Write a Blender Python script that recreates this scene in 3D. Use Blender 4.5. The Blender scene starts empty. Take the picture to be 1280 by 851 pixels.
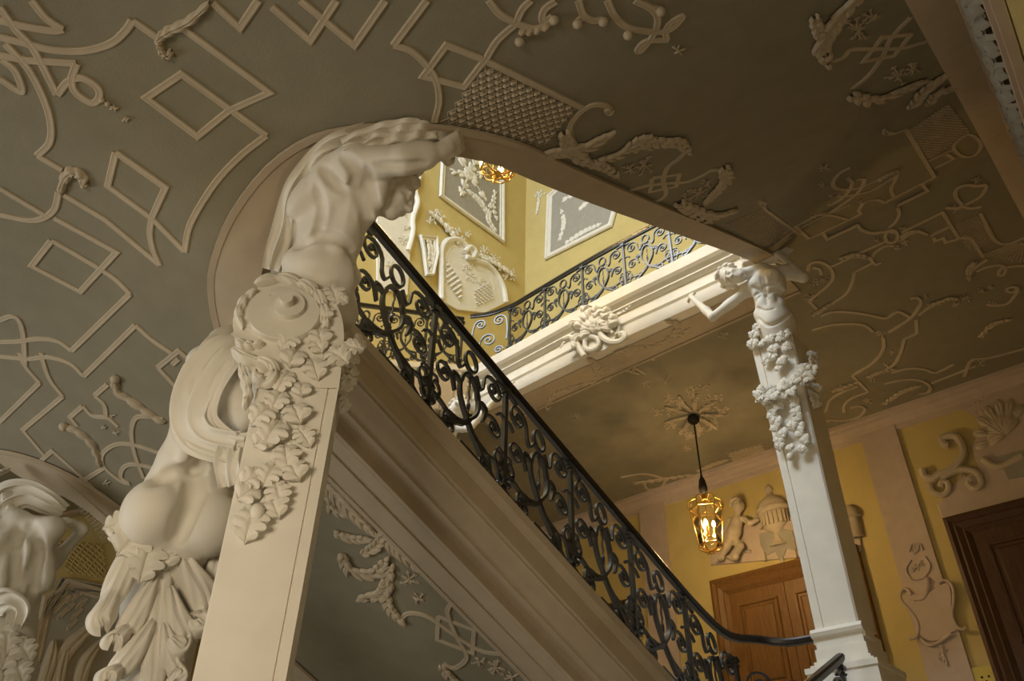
import bpy, math, random
import numpy as np
from mathutils import Vector, Matrix
random.seed(7); rng = np.random.default_rng(7)
sc = bpy.context.scene
COL = sc.collection
E = 1.6                                     # eye height above the lower floor; all builders below use eye-level coordinates

# ------------------------------------------------------------------ camera
F_PX = 984.0
PIT, YAW, ROLL = (math.radians(a) for a in (36.7, 42.9, 1.35))
_c, _s = math.cos(PIT), math.sin(PIT)
_h = np.array([-math.sin(YAW), math.cos(YAW), 0.0]); _r = np.array([math.cos(YAW), math.sin(YAW), 0.0]); _z = np.array([0, 0, 1.0])
CF = _h*_c + _z*_s; _u = -_h*_s + _z*_c
CR = _r*math.cos(ROLL) + _u*math.sin(ROLL); CU = _u*math.cos(ROLL) - _r*math.sin(ROLL)
cd = bpy.data.cameras.new('camera'); cam = bpy.data.objects.new('camera', cd); COL.objects.link(cam)
cd.sensor_width = 36.0; cd.lens = F_PX/1280*36.0; cd.clip_start = 0.05; cd.clip_end = 100
cam.matrix_world = Matrix(((CR[0], CU[0], -CF[0], 0), (CR[1], CU[1], -CF[1], 0), (CR[2], CU[2], -CF[2], E), (0, 0, 0, 1)))
sc.camera = cam

# ------------------------------------------------------------------ world, lights, exposure
w = bpy.data.worlds.new('world'); sc.world = w; w.use_nodes = True
w.node_tree.nodes['Background'].inputs[0].default_value = (0.62, 0.72, 0.9, 1); w.node_tree.nodes['Background'].inputs[1].default_value = 0.25
sc.view_settings.view_transform = 'Standard'; sc.view_settings.look = 'None'; sc.view_settings.gamma = 1; sc.view_settings.use_curve_mapping = False
sc.view_settings.exposure = 0.0
try:
    sc.cycles.max_bounces = 8; sc.cycles.diffuse_bounces = 5; sc.cycles.glossy_bounces = 3; sc.cycles.sample_clamp_indirect = 4.0
except Exception: pass
def area(name, loc, target, size, size_y, power, color):
    l = bpy.data.lights.new(name, 'AREA'); l.shape = 'RECTANGLE'; l.size = size; l.size_y = size_y; l.energy = power; l.color = color
    o = bpy.data.objects.new(name, l); COL.objects.link(o); o.location = (loc[0], loc[1], loc[2]+E)
    d = Vector(target) - Vector(loc); o.rotation_euler = d.to_track_quat('-Z', 'Y').to_euler(); return o
# daylight through the tall windows of the front wall, above and below the stair landing
area('upper_window_light', (-5.4, -3.4, 15.5), (-4.4, 8.0, 5.5), 7.5, 7.0, 3500, (0.74, 0.87, 1.0))
area('lower_window_light', (-6.8, -3.4, 0.3), (-3.6, 3.0, 2.2), 3.6, 2.2, 165, (0.98, 1.0, 0.97))
area('hall_fill_light', (-0.5, -2.8, 0.2), (-3.0, 1.6, 1.3), 1.6, 1.2, 22, (1.0, 0.85, 0.64)).data.spread = math.radians(75)  # added warm fill on the near pillar, stands for no known lamp
area('stair_fill_light', (-0.4, 1.2, -0.5), (-3.3, 3.6, 2.2), 0.6, 0.6, 12, (1.0, 0.80, 0.56))  # added unseen fill, brightens the outer face of the middle flight

# ------------------------------------------------------------------ projection helpers (eye coordinates)
def ray(x, y): return CF + CR*((x-640.0)/F_PX) + CU*((425.5-y)/F_PX)
def P(x, y, t): return ray(x, y)*t
def on(x, y, ax, v):
    d = ray(x, y); return d*(v/d[ax])
def on_plane(x, y, p0, n):
    d = ray(x, y); return d*(np.dot(p0, n)/np.dot(d, n))

# ------------------------------------------------------------------ materials
def mat(name, col, rough=0.6, metal=0.0, var=0.06, scale=6.0, bump=0.0, bscale=60.0, spec=0.3, emit=None, wood=False):
    m = bpy.data.materials.new(name); m.use_nodes = True; nt = m.node_tree; b = nt.nodes['Principled BSDF']
    b.inputs['Roughness'].default_value = rough; b.inputs['Metallic'].default_value = metal
    b.inputs['Specular IOR Level'].default_value = spec
    tc = nt.nodes.new('ShaderNodeTexCoord')
    src = tc.outputs['Object']
    if wood:
        mp = nt.nodes.new('ShaderNodeMapping'); mp.inputs['Scale'].default_value = (9, 9, 0.9); nt.links.new(src, mp.inputs[0]); src = mp.outputs[0]
    n = nt.nodes.new('ShaderNodeTexNoise'); n.inputs['Scale'].default_value = scale; n.inputs['Detail'].default_value = 5
    nt.links.new(src, n.inputs['Vector'])
    r = nt.nodes.new('ShaderNodeValToRGB')
    r.color_ramp.elements[0].position = 0.3; r.color_ramp.elements[1].position = 0.7
    r.color_ramp.elements[0].color = (*[c*(1-var) for c in col], 1); r.color_ramp.elements[1].color = (*[min(1, c*(1+var)) for c in col], 1)
    nt.links.new(n.outputs[0], r.inputs[0]); nt.links.new(r.outputs[0], b.inputs['Base Color'])
    if bump:
        n2 = nt.nodes.new('ShaderNodeTexNoise'); n2.inputs['Scale'].default_value = bscale; nt.links.new(src, n2.inputs['Vector'])
        bp = nt.nodes.new('ShaderNodeBump'); bp.inputs['Strength'].default_value = bump; bp.inputs['Distance'].default_value = 0.01
        nt.links.new(n2.outputs[0], bp.inputs['Height']); nt.links.new(bp.outputs[0], b.inputs['Normal'])
    if emit:
        b.inputs['Emission Color'].default_value = (*emit[:3], 1); b.inputs['Emission Strength'].default_value = emit[3]
    return m
def srgb(r, g, b):
    f = lambda c: (c/255/12.92) if c/255 <= 0.04045 else ((c/255+0.055)/1.055)**2.4
    return (f(r), f(g), f(b))
M_CEIL = mat('ceiling_paint', srgb(143, 136, 115), 0.8, bump=0.12, bscale=90)
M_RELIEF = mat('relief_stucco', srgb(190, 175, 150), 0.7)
M_BORDER = mat('border_paint', srgb(186, 170, 146), 0.75)
M_STUCCO = mat('white_stucco', srgb(226, 220, 206), 0.55, var=0.04, bump=0.05, bscale=120)
M_YELLOW = mat('yellow_plaster', srgb(198, 178, 116), 0.8, var=0.05, scale=3)
M_PINK = mat('grey_pink_plaster', srgb(190, 172, 155), 0.8)
M_GREY = mat('grey_panel_plaster', srgb(158, 152, 138), 0.8)
M_IRON = mat('wrought_iron', (0.011, 0.012, 0.016), 0.38, metal=0.0, var=0.3, scale=40, spec=0.8)
_b = M_IRON.node_tree.nodes['Principled BSDF']; _b.inputs['Coat Weight'].default_value = 0.25; _b.inputs['Coat Roughness'].default_value = 0.3; _b.inputs['Coat IOR'].default_value = 1.55
M_RAIL = mat('dark_handrail_wood', (0.012, 0.009, 0.008), 0.35, var=0.3, scale=20, spec=0.5)
M_WOOD = mat('oak_wood', srgb(116, 83, 42), 0.5, var=0.22, scale=7, wood=True)
M_WOOD_DARK = mat('dark_walnut', srgb(84, 60, 42), 0.5, var=0.22, scale=7, wood=True)
M_STONE = mat('stair_stone', srgb(170, 160, 142), 0.6)
M_BRASS = mat('lantern_brass', srgb(200, 160, 80), 0.3, metal=1.0)
M_CORD = mat('lamp_cord', (0.02, 0.016, 0.012), 0.6)
M_BULB = mat('bulb', (1, 0.8, 0.5), 0.4, emit=(1.0, 0.66, 0.28, 950))
M_PLATE = mat('brass_plate', srgb(205, 185, 90), 0.4)
def glass_mat():
    m = bpy.data.materials.new('lantern_glass'); m.use_nodes = True; nt = m.node_tree
    for n in list(nt.nodes): nt.nodes.remove(n)
    o = nt.nodes.new('ShaderNodeOutputMaterial'); t = nt.nodes.new('ShaderNodeBsdfTransparent'); g = nt.nodes.new('ShaderNodeBsdfGlossy'); mx = nt.nodes.new('ShaderNodeMixShader')
    g.inputs['Roughness'].default_value = 0.05; fr = nt.nodes.new('ShaderNodeFresnel'); fr.inputs[0].default_value = 1.4
    nt.links.new(fr.outputs[0], mx.inputs[0]); nt.links.new(t.outputs[0], mx.inputs[1]); nt.links.new(g.outputs[0], mx.inputs[2]); nt.links.new(mx.outputs[0], o.inputs[0]); return m
M_GLASS = glass_mat()

# ------------------------------------------------------------------ object helpers
def wloc(o):
    v = Vector((0, 0, 0))
    while o is not None: v = v + o.location; o = o.parent
    return v
def tag(o, label=None, cat=None, group=None, kind=None):
    if label: o['label'] = label
    if cat: o['category'] = cat
    if group: o['group'] = group
    if kind: o['kind'] = kind
    return o
def thing(name, loc, label, cat, group=None):
    o = bpy.data.objects.new(name, None); COL.objects.link(o); o.location = (loc[0], loc[1], loc[2]+E); o.empty_display_size = 0.1
    return tag(o, label, cat, group)
class MB:
    """collects pieces (verts in eye coordinates) for ONE mesh"""
    def __init__(s): s.V = []; s.F = []; s.n = 0
    def add(s, V, F):
        V = np.asarray(V, float).reshape(-1, 3)
        s.V.append(V); s.F += [tuple(int(i)+s.n for i in f) for f in F]; s.n += len(V); return s
    def build(s, name, m, parent=None, smooth=True, angle=40):
        return link(name, np.concatenate(s.V), s.F, m, parent, smooth, angle)
def rawmesh(name, V, F, m, smooth=True, angle=40):
    me = bpy.data.meshes.new(name)
    me.from_pydata([tuple(v) for v in V], [], F); me.materials.append(m)
    if smooth:
        me.polygons.foreach_set('use_smooth', np.ones(len(me.polygons), bool))
        if angle and len(me.polygons) < 60000:
            try: me.set_sharp_from_angle(angle=math.radians(angle))
            except Exception: pass
    me.update(); return me
def link(name, V, F, m, parent=None, smooth=True, angle=40):
    V = np.asarray(V, float).copy(); V[:, 2] += E
    o = bpy.data.objects.new(name, None) if False else None
    if parent is None:
        c = np.array([(V[:, 0].min()+V[:, 0].max())/2, (V[:, 1].min()+V[:, 1].max())/2, V[:, 2].min()])
        loc = Vector(c)
    else:
        c = np.array(wloc(parent)); loc = Vector((0, 0, 0))
    me = rawmesh(name, V-c, F, m, smooth, angle)
    o = bpy.data.objects.new(name, me); COL.objects.link(o); o.location = loc
    if parent is not None: o.parent = parent
    return o
def struct(name, mb, m, smooth=False, angle=30):
    o = mb.build(name, m, None, smooth, angle); o['kind'] = 'structure'; return o
def place(name, me, Mw, parent):
    """link shared mesh data with a world (eye) matrix under an unrotated parent"""
    o = bpy.data.objects.new(name, me); COL.objects.link(o); o.parent = parent
    Mx = Mw.copy(); Mx.translation = Mx.translation + Vector((0, 0, E)) - (wloc(parent) if parent else Vector((0, 0, 0)))
    o.matrix_basis = Mx; return o
def nrm(v):
    v = np.asarray(v, float); return v/(np.linalg.norm(v)+1e-12)

# ------------------------------------------------------------------ primitive pieces
def box(mb, x0, x1, y0, y1, z0, z1):
    V = [(x, y, z) for x in (x0, x1) for y in (y0, y1) for z in (z0, z1)]
    return mb.add(V, [(0, 1, 3, 2), (4, 6, 7, 5), (0, 4, 5, 1), (2, 3, 7, 6), (0, 2, 6, 4), (1, 5, 7, 3)])
def grid(mb, G, flip=False, closed_u=False, closed_v=False):
    """G: (nu,nv,3)"""
    G = np.asarray(G, float); nu, nv = G.shape[:2]; F = []
    for i in range(nu if closed_u else nu-1):
        for j in range(nv if closed_v else nv-1):
            a, b, c, d = i*nv+j, ((i+1) % nu)*nv+j, ((i+1) % nu)*nv+(j+1) % nv, i*nv+(j+1) % nv
            F.append((a, d, c, b) if flip else (a, b, c, d))
    return mb.add(G.reshape(-1, 3), F)
def catmull(pts, n=8, closed=False):
    p = np.asarray(pts, float)
    if len(p) < 3: 
        return np.array([p[0]+(p[-1]-p[0])*i/n for i in range(n+1)])
    q = np.vstack([p[-1:], p, p[:2]]) if closed else np.vstack([2*p[0]-p[1], p, 2*p[-1]-p[-2]])
    out = []
    for i in range(1, len(q)-2):
        p0, p1, p2, p3 = q[i-1:i+3]
        for t in np.linspace(0, 1, n, endpoint=False):
            out.append(0.5*((2*p1)+(-p0+p2)*t+(2*p0-5*p1+4*p2-p3)*t*t+(-p0+3*p1-3*p2+p3)*t**3))
    if not closed: out.append(p[-1])
    return np.array(out)
def resample(pts, n):
    p = np.asarray(pts, float); d = np.r_[0, np.cumsum(np.linalg.norm(np.diff(p, axis=0), axis=1))]
    t = np.linspace(0, d[-1], n); return np.stack([np.interp(t, d, p[:, k]) for k in range(p.shape[1])], 1)
def frames(pts, up):
    T = np.gradient(pts, axis=0); T /= np.linalg.norm(T, axis=1, keepdims=True)+1e-12
    U = np.broadcast_to(np.asarray(up, float), pts.shape) if np.ndim(up) == 1 else np.asarray(up, float)
    S = np.cross(T, U); S /= np.linalg.norm(S, axis=1, keepdims=True)+1e-12
    N = np.cross(S, T); return T, S, N
def sweep(mb, pts, prof, up, closed=False, cap=True, scale=None):
    """prof: list of (side, normal) offsets; sweeps a closed profile"""
    pts = np.asarray(pts, float); T, S, N = frames(pts, up); pr = np.asarray(prof, float); m = len(pr)
    sc_ = np.ones(len(pts)) if scale is None else np.asarray(scale, float)
    G = pts[:, None]+S[:, None]*pr[None, :, :1]*sc_[:, None, None]+N[:, None]*pr[None, :, 1:]*sc_[:, None, None]
    n0 = mb.n; grid(mb, G, closed_u=closed, closed_v=True)
    if cap and not closed:
        k = len(pts)
        mb.F.append(tuple(n0+i for i in range(m))); mb.F.append(tuple(n0+(k-1)*m+i for i in reversed(range(m))))
    return mb
def tube(mb, pts, r, sides=6, up=(0.123, 0.456, 0.88), scale=None, closed=False):
    a = np.arange(sides)*2*math.pi/sides
    return sweep(mb, pts, np.stack([np.cos(a)*r, np.sin(a)*r], 1), up, closed, True, scale)
def lathe(mb, prof, c, seg=24, sq=None):
    a = np.arange(seg)*2*math.pi/seg
    G = np.array([[(c[0]+r*math.cos(t), c[1]+r*math.sin(t), c[2]+z) for t in a] for r, z in prof])
    n0 = mb.n; grid(mb, G, closed_v=True, flip=True)
    mb.F.append(tuple(n0+i for i in reversed(range(seg)))); mb.F.append(tuple(n0+(len(prof)-1)*seg+i for i in range(seg)))
    return mb
def ball(mb, c, r, seg=10, rings=7, sx=1, sy=1, sz=1):
    return lathe(mb, [(max(1e-4, r*math.sin(math.pi*i/rings)), -r*math.cos(math.pi*i/rings)*sz) for i in range(rings+1)], c, seg)
def spiral2(c, r0, r1, a0, turns, n=40):
    """2-D spiral from radius r0 at angle a0 winding `turns` to r1"""
    t = np.linspace(0, 1, n); a = a0+turns*2*math.pi*t; r = r0+(r1-r0)*t**0.85
    return np.stack([c[0]+r*np.cos(a), c[1]+r*np.sin(a)], 1)
# ================================================================== THE SETTING
AX = -4.95                                  # symmetry axis of the stair hall
mir = lambda V: np.stack([2*AX-np.asarray(V)[:, 0], np.asarray(V)[:, 1], np.asarray(V)[:, 2]], 1)
ZL, ZC, ZG, ZF = 3.1, 6.3, 7.05, 0.7        # landing soffit, corridor ceiling, gallery floor, corridor floor
YW, XR, XL = 11.3, 0.2, -10.1               # back wall, right wall, left wall
soft = lambda x, w_: 0.5*(x+np.sqrt(x*x+w_*w_))
z1 = lambda Y: ZL-0.445*soft(Y-0.82, 0.6)
z2 = lambda Y: ZL+0.615*soft(Y-1.72, 0.8)-0.615*soft(Y-6.9, 0.15)
def Zs(X, Y):
    X = np.asarray(X, float); Y = np.asarray(Y, float)
    Xh = np.where(X > AX, X, 2*AX-X)
    s = np.clip((Xh+3.4)/0.9, 0, 1); s = s*s*(3-2*s)
    return z1(Y)*(1-s)+z2(Y)*s
def hit(x, y, fn=Zs):
    d = ray(x, y); ts = np.arange(1.5, 18, 0.02); ok = d[2]*ts >= fn(d[0]*ts, d[1]*ts); t = ts[int(np.argmax(ok))] if ok.any() else 18.0
    a, b = t-0.02, t
    for _ in range(12):
        m = (a+b)/2
        if d[2]*m >= fn(d[0]*m, d[1]*m): b = m
        else: a = m
    return d*b
def surf_n(p, fn=Zs):                       # downward normal of a soffit
    e = 0.02; gx = (fn(p[0]+e, p[1])-fn(p[0]-e, p[1]))/(2*e); gy = (fn(p[0], p[1]+e)-fn(p[0], p[1]-e))/(2*e)
    return nrm((gx, gy, -1.0))
# slot (stair well) outline: U shape open towards the back; off=0 inner edge, 1 outer edge of the pink border
SXR = lambda Y, off: (-2.12+0.20*off)-0.42*np.clip((Y-2.2)/4.7, 0, 2)**(1.17+0.08*off)
def slot(off, n=26):
    xl, xr, yc, dp = -3.63-0.32*off, -2.12+0.20*off, 2.2, 0.85+0.22*off; out = []; xc, hw = (xl+xr)/2, (xr-xl)/2
    for i in range(14):                     # left leg (string of the middle flight), from the back to the front
        out.append((xl, 6.6-(6.6-yc)*i/14))
    for i in range(n+1):
        a = math.pi+math.pi*i/n; out.append((xc+math.cos(a)*hw, yc+math.sin(a)*dp))
    for i in range(1, 21):
        Y = yc+(6.93-yc)*i/20; out.append((float(SXR(Y, off)), Y))
    return np.array(out)
S_IN, S_OUT = slot(0), slot(1)
SCX, SHW = (-3.63-2.12)/2, (3.63-2.12)/2
def slot_x(Y, side):                        # inner edge x at a given Y (side -1 left, +1 right)
    if Y >= 2.2: return -3.63 if side < 0 else float(SXR(Y, 0))
    return SCX+side*SHW*math.sqrt(max(0.0, 1-((2.2-Y)/0.85)**2))

# ---- stair soffits and landing soffit (one vaulted plaster sheet, 0.3 m thick)
mb = MB()
def soffit_half(m):
    Ys = np.unique(np.r_[np.linspace(-3.6, 0, 10), np.linspace(0, 1.35, 16), 1.35+0.85*(1-np.cos(np.linspace(0, math.pi/2, 14))), np.linspace(2.2, 6.98, 40)])
    for k, (nx) in enumerate((26, 26)):
        G = []
        for Y in Ys:
            if k == 0:
                if Y > 6.6: continue
                a, b = AX, slot_x(Y, -1)
            else: a, b = slot_x(Y, 1), XR+0.1
            X = np.linspace(a, b, nx); G.append(np.stack([X, np.full(nx, Y), Zs(X, np.full(nx, Y))], 1))
        G = np.array(G)
        T = G.copy(); T[..., 2] += 0.30
        if m: G = mir(G.reshape(-1, 3)).reshape(G.shape); T = mir(T.reshape(-1, 3)).reshape(T.shape)
        grid(mb, G, flip=not m); grid(mb, T, flip=bool(m))
        e = -1 if k == 0 else 0
        grid(mb, np.stack([G[:, e], T[:, e]], 1), flip=(k == 0) ^ bool(m))
        grid(mb, np.stack([G[-1], T[-1]], 1), flip=not m)
soffit_half(False); soffit_half(True)
CEIL = struct('ceiling', mb, M_CEIL, smooth=True, angle=30)
# pink border round the wells
def border(m):
    b = MB(); a, o = S_IN, S_OUT; k = 6
    lo, up = [], []
    for p, q in zip(a, o):
        row = [p+(q-p)*t for t in np.linspace(0, 1, k)]
        zz = [float(Zs(x, y)) for x, y in row]
        if p[0] < -3.4 or p[1] < 1.9: pass
        lo.append([(x, y, z-0.025) for (x, y), z in zip(row, zz)]); up.append([(x, y, z+0.005) for (x, y), z in zip(row, zz)])
    lo, up = np.array(lo), np.array(up)
    if m: lo, up = mir(lo.reshape(-1, 3)).reshape(lo.shape), mir(up.reshape(-1, 3)).reshape(up.shape)
    grid(b, lo, flip=not m); grid(b, np.stack([lo[:, -1], up[:, -1]], 1), flip=not m); grid(b, np.stack([lo[:, 0], up[:, 0]], 1), flip=bool(m)); grid(b, np.stack([lo[-1], up[-1]], 1))
    ln = np.array([(x, y, float(Zs(x, y))-0.022) for x, y in resample(o, 140)])
    if m: ln = mir(ln)
    sweep(b, ln, [(-.018, -.012), (.018, -.012), (.018, .012), (-.018, .012)], (0, 0, 1))
    # upstand of the well edge (fascia and parapet plinth above it)
    hi = lo[:, 0].copy(); top = hi.copy(); top[:, 2] += 0.62
    msk = (S_IN[:, 0] > -3.3)
    grid(b, np.stack([hi[msk], top[msk]], 1), flip=bool(m))
    return b
struct('trim_1', border(False), M_BORDER, True, 30); struct('trim_2', border(True), M_BORDER, True, 30)
# wall borders of the side flights
mb = MB()
for s in (0, 1):
    Ys = np.linspace(-3.5, 11.25, 110); X0, X1 = -0.03, XR+0.02
    G = np.array([[(X0, Y, float(Zs(X0, Y))+0.01), (X0, Y, float(Zs(X0, Y))-0.03), (0.03, Y, float(Zs(X0, Y))-0.05), (X1-0.01, Y, float(Zs(X0, Y))-0.055), (X1-0.01, Y, float(Zs(X0, Y))-0.11), (X1+0.03, Y, float(Zs(X0, Y))-0.12)] for Y in Ys])
    if s: G = mir(G.reshape(-1, 3)).reshape(G.shape)
    grid(mb, G, flip=not s)
struct('trim_3', mb, M_BORDER, True, 25)
# ---- corridor ceiling under the gallery, with its border
GX = np.linspace(-7.55, -2.35, 60)
def gal_y(X): return 7.16-0.05*math.exp(-((X-AX)/1.3)**2)     # front edge of the gallery
mb = MB(); box(mb, XL-0.2, XR+0.2, 7.55, YW+0.1, ZC, ZG); box(mb, XL-0.2, -7.5, 6.93, 7.55, ZC, ZG); box(mb, -2.4, XR+0.2, 6.93, 7.55, ZC, ZG)
CEILB = struct('ceiling', mb, M_CEIL)
mb = MB(); box(mb, -7.5, -2.4, 7.3, 7.72, ZC-0.012, ZC+0.1); box(mb, -7.5, -2.4, 7.70, 7.735, ZC-0.03, ZC+0.1)
struct('trim_4', mb, M_BORDER)
# ---- gallery front: white moulded cornice
prof = [(0.30, 0.0), (0.0, 0.0), (-0.02, 0.05), (-0.02, 0.17), (0.02, 0.18), (0.02, 0.21), (-0.02, 0.225), (0.03, 0.25), (0.04, 0.44), (0.0, 0.455), (-0.03, 0.48), (-0.03, 0.50), (0.0, 0.51), (-0.02, 0.535), (-0.07, 0.56), (-0.10, 0.60), (-0.10, 0.76), (-0.08, 0.79), (0.3, 0.80)]
mb = MB(); G = np.array([[(X, gal_y(X)+dy, ZC+dz) for dy, dz in prof] for X in GX]); grid(mb, G, flip=False)
for e in (0, -1): mb.add(G[e], [tuple(range(len(prof)))])
BALC = struct('trim_5', mb, M_STUCCO, True, 25)
# ---- walls
mb = MB(); box(mb, XL-0.4, XR+1.6, YW, YW+0.3, -1.6, 24.2); struct('wall_back', mb, M_YELLOW)
mb = MB(); box(mb, XR, XR+0.3, -3.8, YW, 1.45, 24.2); box(mb, XR+0.28, XR+1.6, -3.8, YW, 1.45, 1.7); box(mb, XR+1.4, XR+1.7, -3.8, YW, -1.6, 1.7); struct('wall_right', mb, M_YELLOW)
mb = MB(); box(mb, XL-0.3, XL, -3.8, YW, -1.6, 24.2); struct('wall_left', mb, M_YELLOW)
mb = MB(); box(mb, XL-0.3, XR+1.7, -4.1, -3.8, -1.6, 24.2); struct('wall_front', mb, M_PINK)
mb = MB(); box(mb, XL-0.3, XR+0.3, -4.0, YW+0.2, 24.0, 24.3); struct('ceiling', mb, M_STUCCO)
mb = MB(); box(mb, XL-0.3, XR+1.7, -3.9, YW+0.2, -1.8, -1.6); struct('floor', mb, M_STONE)
mb = MB(); box(mb, XL, XR, 6.9, YW, ZF-0.3, ZF); struct('floor', mb, M_STONE)
# lower flights in the side bays and the middle flight (closed steps)
mb = MB()
for x0, x1 in ((-2.0, XR), (XL, -7.9)):
    for k in range(14):
        y = 2.0+k*0.35; box(mb, x0, x1, y, y+0.36, -1.6+k*0.164-0.1, -1.6+(k+1)*0.164)
struct('stairs', mb, M_STONE)
STR = lambda Y: 2.79-0.435*(Y-2.5)          # top of the middle flight's string
mb = MB()
for k in range(16):
    y = 6.75-k*0.36; box(mb, -6.2, -3.7, y-0.36, y, STR(y-0.18)-0.30, STR(y-0.18)-0.14)
struct('stairs', mb, M_STONE)
# string (moulded outer face) of the middle flight, both sides
SP = [(-3.75, -0.5), (-3.75, 0.0), (-3.34, 0.0), (-3.30, -0.012), (-3.30, -0.082), (-3.335, -0.10), (-3.35, -0.118), (-3.355, -0.262), (-3.375, -0.272), (-3.375, -0.285), (-3.40, -0.30), (-3.43, -0.335), (-3.50, -0.375), (-3.505, -0.392), (-3.545, -0.40), (-3.60, -0.41), (-3.60, -0.43), (-3.64, -0.441), (-3.66, -0.40)]
mb = MB()
Ys = np.r_[np.linspace(1.62, 6.2, 20), np.linspace(6.3, 7.0, 6)]
for s in (0, 1):
    G = np.array([[(x, Y, max(STR(Y), 0.98)+dz) for x, dz in SP] for Y in Ys])
    # lower edge follows the soffit
    G[:, -3:, 2] = np.array([[float(z1(Y))-0.02, float(z1(Y))-0.025, float(z1(Y))+0.03] for Y in Ys])
    if s: G = mir(G.reshape(-1, 3)).reshape(G.shape)
    grid(mb, G, flip=bool(s))
    for e in (0, -1): mb.add(G[e], [tuple(range(len(SP)))])
struct('trim_6', mb, M_BORDER, True, 22)
# string of the side flight on the left, seen through the railing, and its solid side
STL = lambda Y: 7.1-0.47*(7.0-Y)
mb = MB(); SPL = [(0.35, 0.0), (-0.06, 0.0), (-0.06, -0.09), (-0.02, -0.11), (0.0, -0.30), (-0.04, -0.32), (-0.04, -0.36), (0.0, -0.38), (0.0, -0.62), (-0.03, -0.64), (-0.03, -0.72), (0.3, -0.74)]
Ys = np.linspace(1.3, 7.2, 24)
G = np.array([[(-7.52-dx, Y, STL(Y)+dz) for dx, dz in SPL] for Y in Ys]); grid(mb, G, flip=True)
for e in (0, -1): mb.add(G[e], [tuple(range(len(SPL)))])
struct('trim_7', mb, M_STUCCO, True, 25)
mb = MB()
for k in range(15):
    y = 6.9-k*0.36; box(mb, XL, -7.6, y-0.36, y, STL(y-0.18)-0.35, STL(y-0.18)-0.12)
struct('stairs', mb, M_STONE)
# back wall cornice under the ceiling, pilaster strips, frieze
mb = MB(); CP = [(-0.0, 6.02), (-0.03, 6.03), (-0.035, 6.10), (-0.05, 6.12), (-0.07, 6.16), (-0.13, 6.20), (-0.14, 6.235), (-0.19, 6.25), (-0.20, 6.31)]
G = np.array([[(x, YW+dy, z) for dy, z in CP] for x in np.linspace(XL, XR, 3)]); grid(mb, G, flip=True)
struct('trim_8', mb, M_PINK, False)
for i, (a, b) in enumerate(((-3.18, -2.66), (-7.24, -6.72))):
    mb = MB(); box(mb, a, b, YW-0.05, YW+0.01, ZF, 6.1); box(mb, a-0.03, b+0.03, YW-0.08, YW, ZF, ZF+0.5)
    struct('trim_%d' % (9+i), mb, M_PINK)
# upper storey: dado and base
mb = MB(); box(mb, XL, XR, YW-0.06, YW, ZG, ZG+0.35); box(mb, XL, XL+0.06, 0, YW, ZG, ZG+0.35); struct('baseboard_back', mb, M_PINK)

# ---- doors on the back wall
def door(n, x0, x1, ztop, m, leaf=2):
    mb = MB(); w_ = 0.27
    fp = [(0.0, 0.0), (0.0, 0.10), (0.05, 0.125), (0.09, 0.09), (0.12, 0.105), (0.19, 0.07), (0.21, 0.085), (0.27, 0.04), (0.27, 0.0)]
    path = [(x0, ZF), (x0, ztop), (x1, ztop), (x1, ZF)]
    rows = []
    for i, (x, z) in enumerate(path):
        sx = 1 if x == x0 else -1
        rows.append([(x+sx*d, YW-h_, (z-d if i in (1, 2) else z)) for d, h_ in fp])
    grid(mb, np.array(rows), flip=True)
    o = struct('door_%d' % n, mb, m, False)
    a, b, top = x0+w_, x1-w_, ztop-w_
    for k in range(leaf):
        l0, l1 = a+(b-a)*k/leaf, a+(b-a)*(k+1)/leaf; lb = MB()
        box(lb, l0+0.004, l1-0.004, YW-0.05, YW-0.01, ZF, top)
        lf = lb.build('door_leaf', m, o, False)
        H = top-ZF; st = 0.13
        for z0, zz in ((0.05, 0.24), (0.28, 0.56), (0.60, 0.95)):
            pb = MB(); u0, u1, v0, v1 = l0+st, l1-st, ZF+H*z0, ZF+H*zz
            rows = []
            for d, h_ in ((0.0, 0.0), (0.012, 0.025), (0.035, 0.022), (0.05, -0.004), (0.075, -0.004), (0.10, 0.018), (0.12, 0.022)):
                rows.append([(u0+d, YW-0.05-h_, v0+d), (u1-d, YW-0.05-h_, v0+d), (u1-d, YW-0.05-h_, v1-d), (u0+d, YW-0.05-h_, v1-d)])
            grid(pb, np.array(rows), closed_v=True, flip=False); nn = pb.n; pb.F.append((nn-4, nn-3, nn-2, nn-1))
            pb.build('door_panel', m, lf, False)
    return o
DOOR1 = door(1, -6.0, -3.62, 4.48, M_WOOD)
door(2, -2.42, -0.2, 4.53, M_WOOD_DARK)
door(3, -9.7, -7.48, 4.53, M_WOOD_DARK)
# ================================================================== WROUGHT-IRON RAILINGS
PW, PH = 0.75, 0.90
RECT = [(-0.0075, -0.012), (0.0075, -0.012), (0.0075, 0.012), (-0.0075, 0.012)]
def bar(mb, p2, mp, w_=1.0, taper=False):
    p2 = np.asarray(p2, float); P3 = np.array([mp(a, b) for a, b in p2]); up = mp.nrm
    sc_ = None
    if taper: sc_ = np.linspace(1.0, 0.75, len(P3))*w_
    elif w_ != 1.0: sc_ = np.full(len(P3), w_)
    sweep(mb, P3, RECT, up, scale=sc_)
class Map:                                  # panel coordinates (metres) -> local 3-D, sheared along the rake
    def __init__(s, axis, slope, sgn=1): s.axis = np.array(axis, float); s.slope = slope; s.nrm = np.cross(s.axis, (0, 0, 1.0))
    def __call__(s, a, b): return s.axis*a+np.array((0, 0, b+s.slope*a))
def scroll_curve(c, r, a0, turns, tail):
    sp = spiral2(c, r, 0.014, a0, turns, 26)
    if not len(tail): return sp
    return np.vstack([catmull(list(tail)+[sp[0], sp[2]], 6)[:-6], sp])
D2R = math.pi/180
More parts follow.
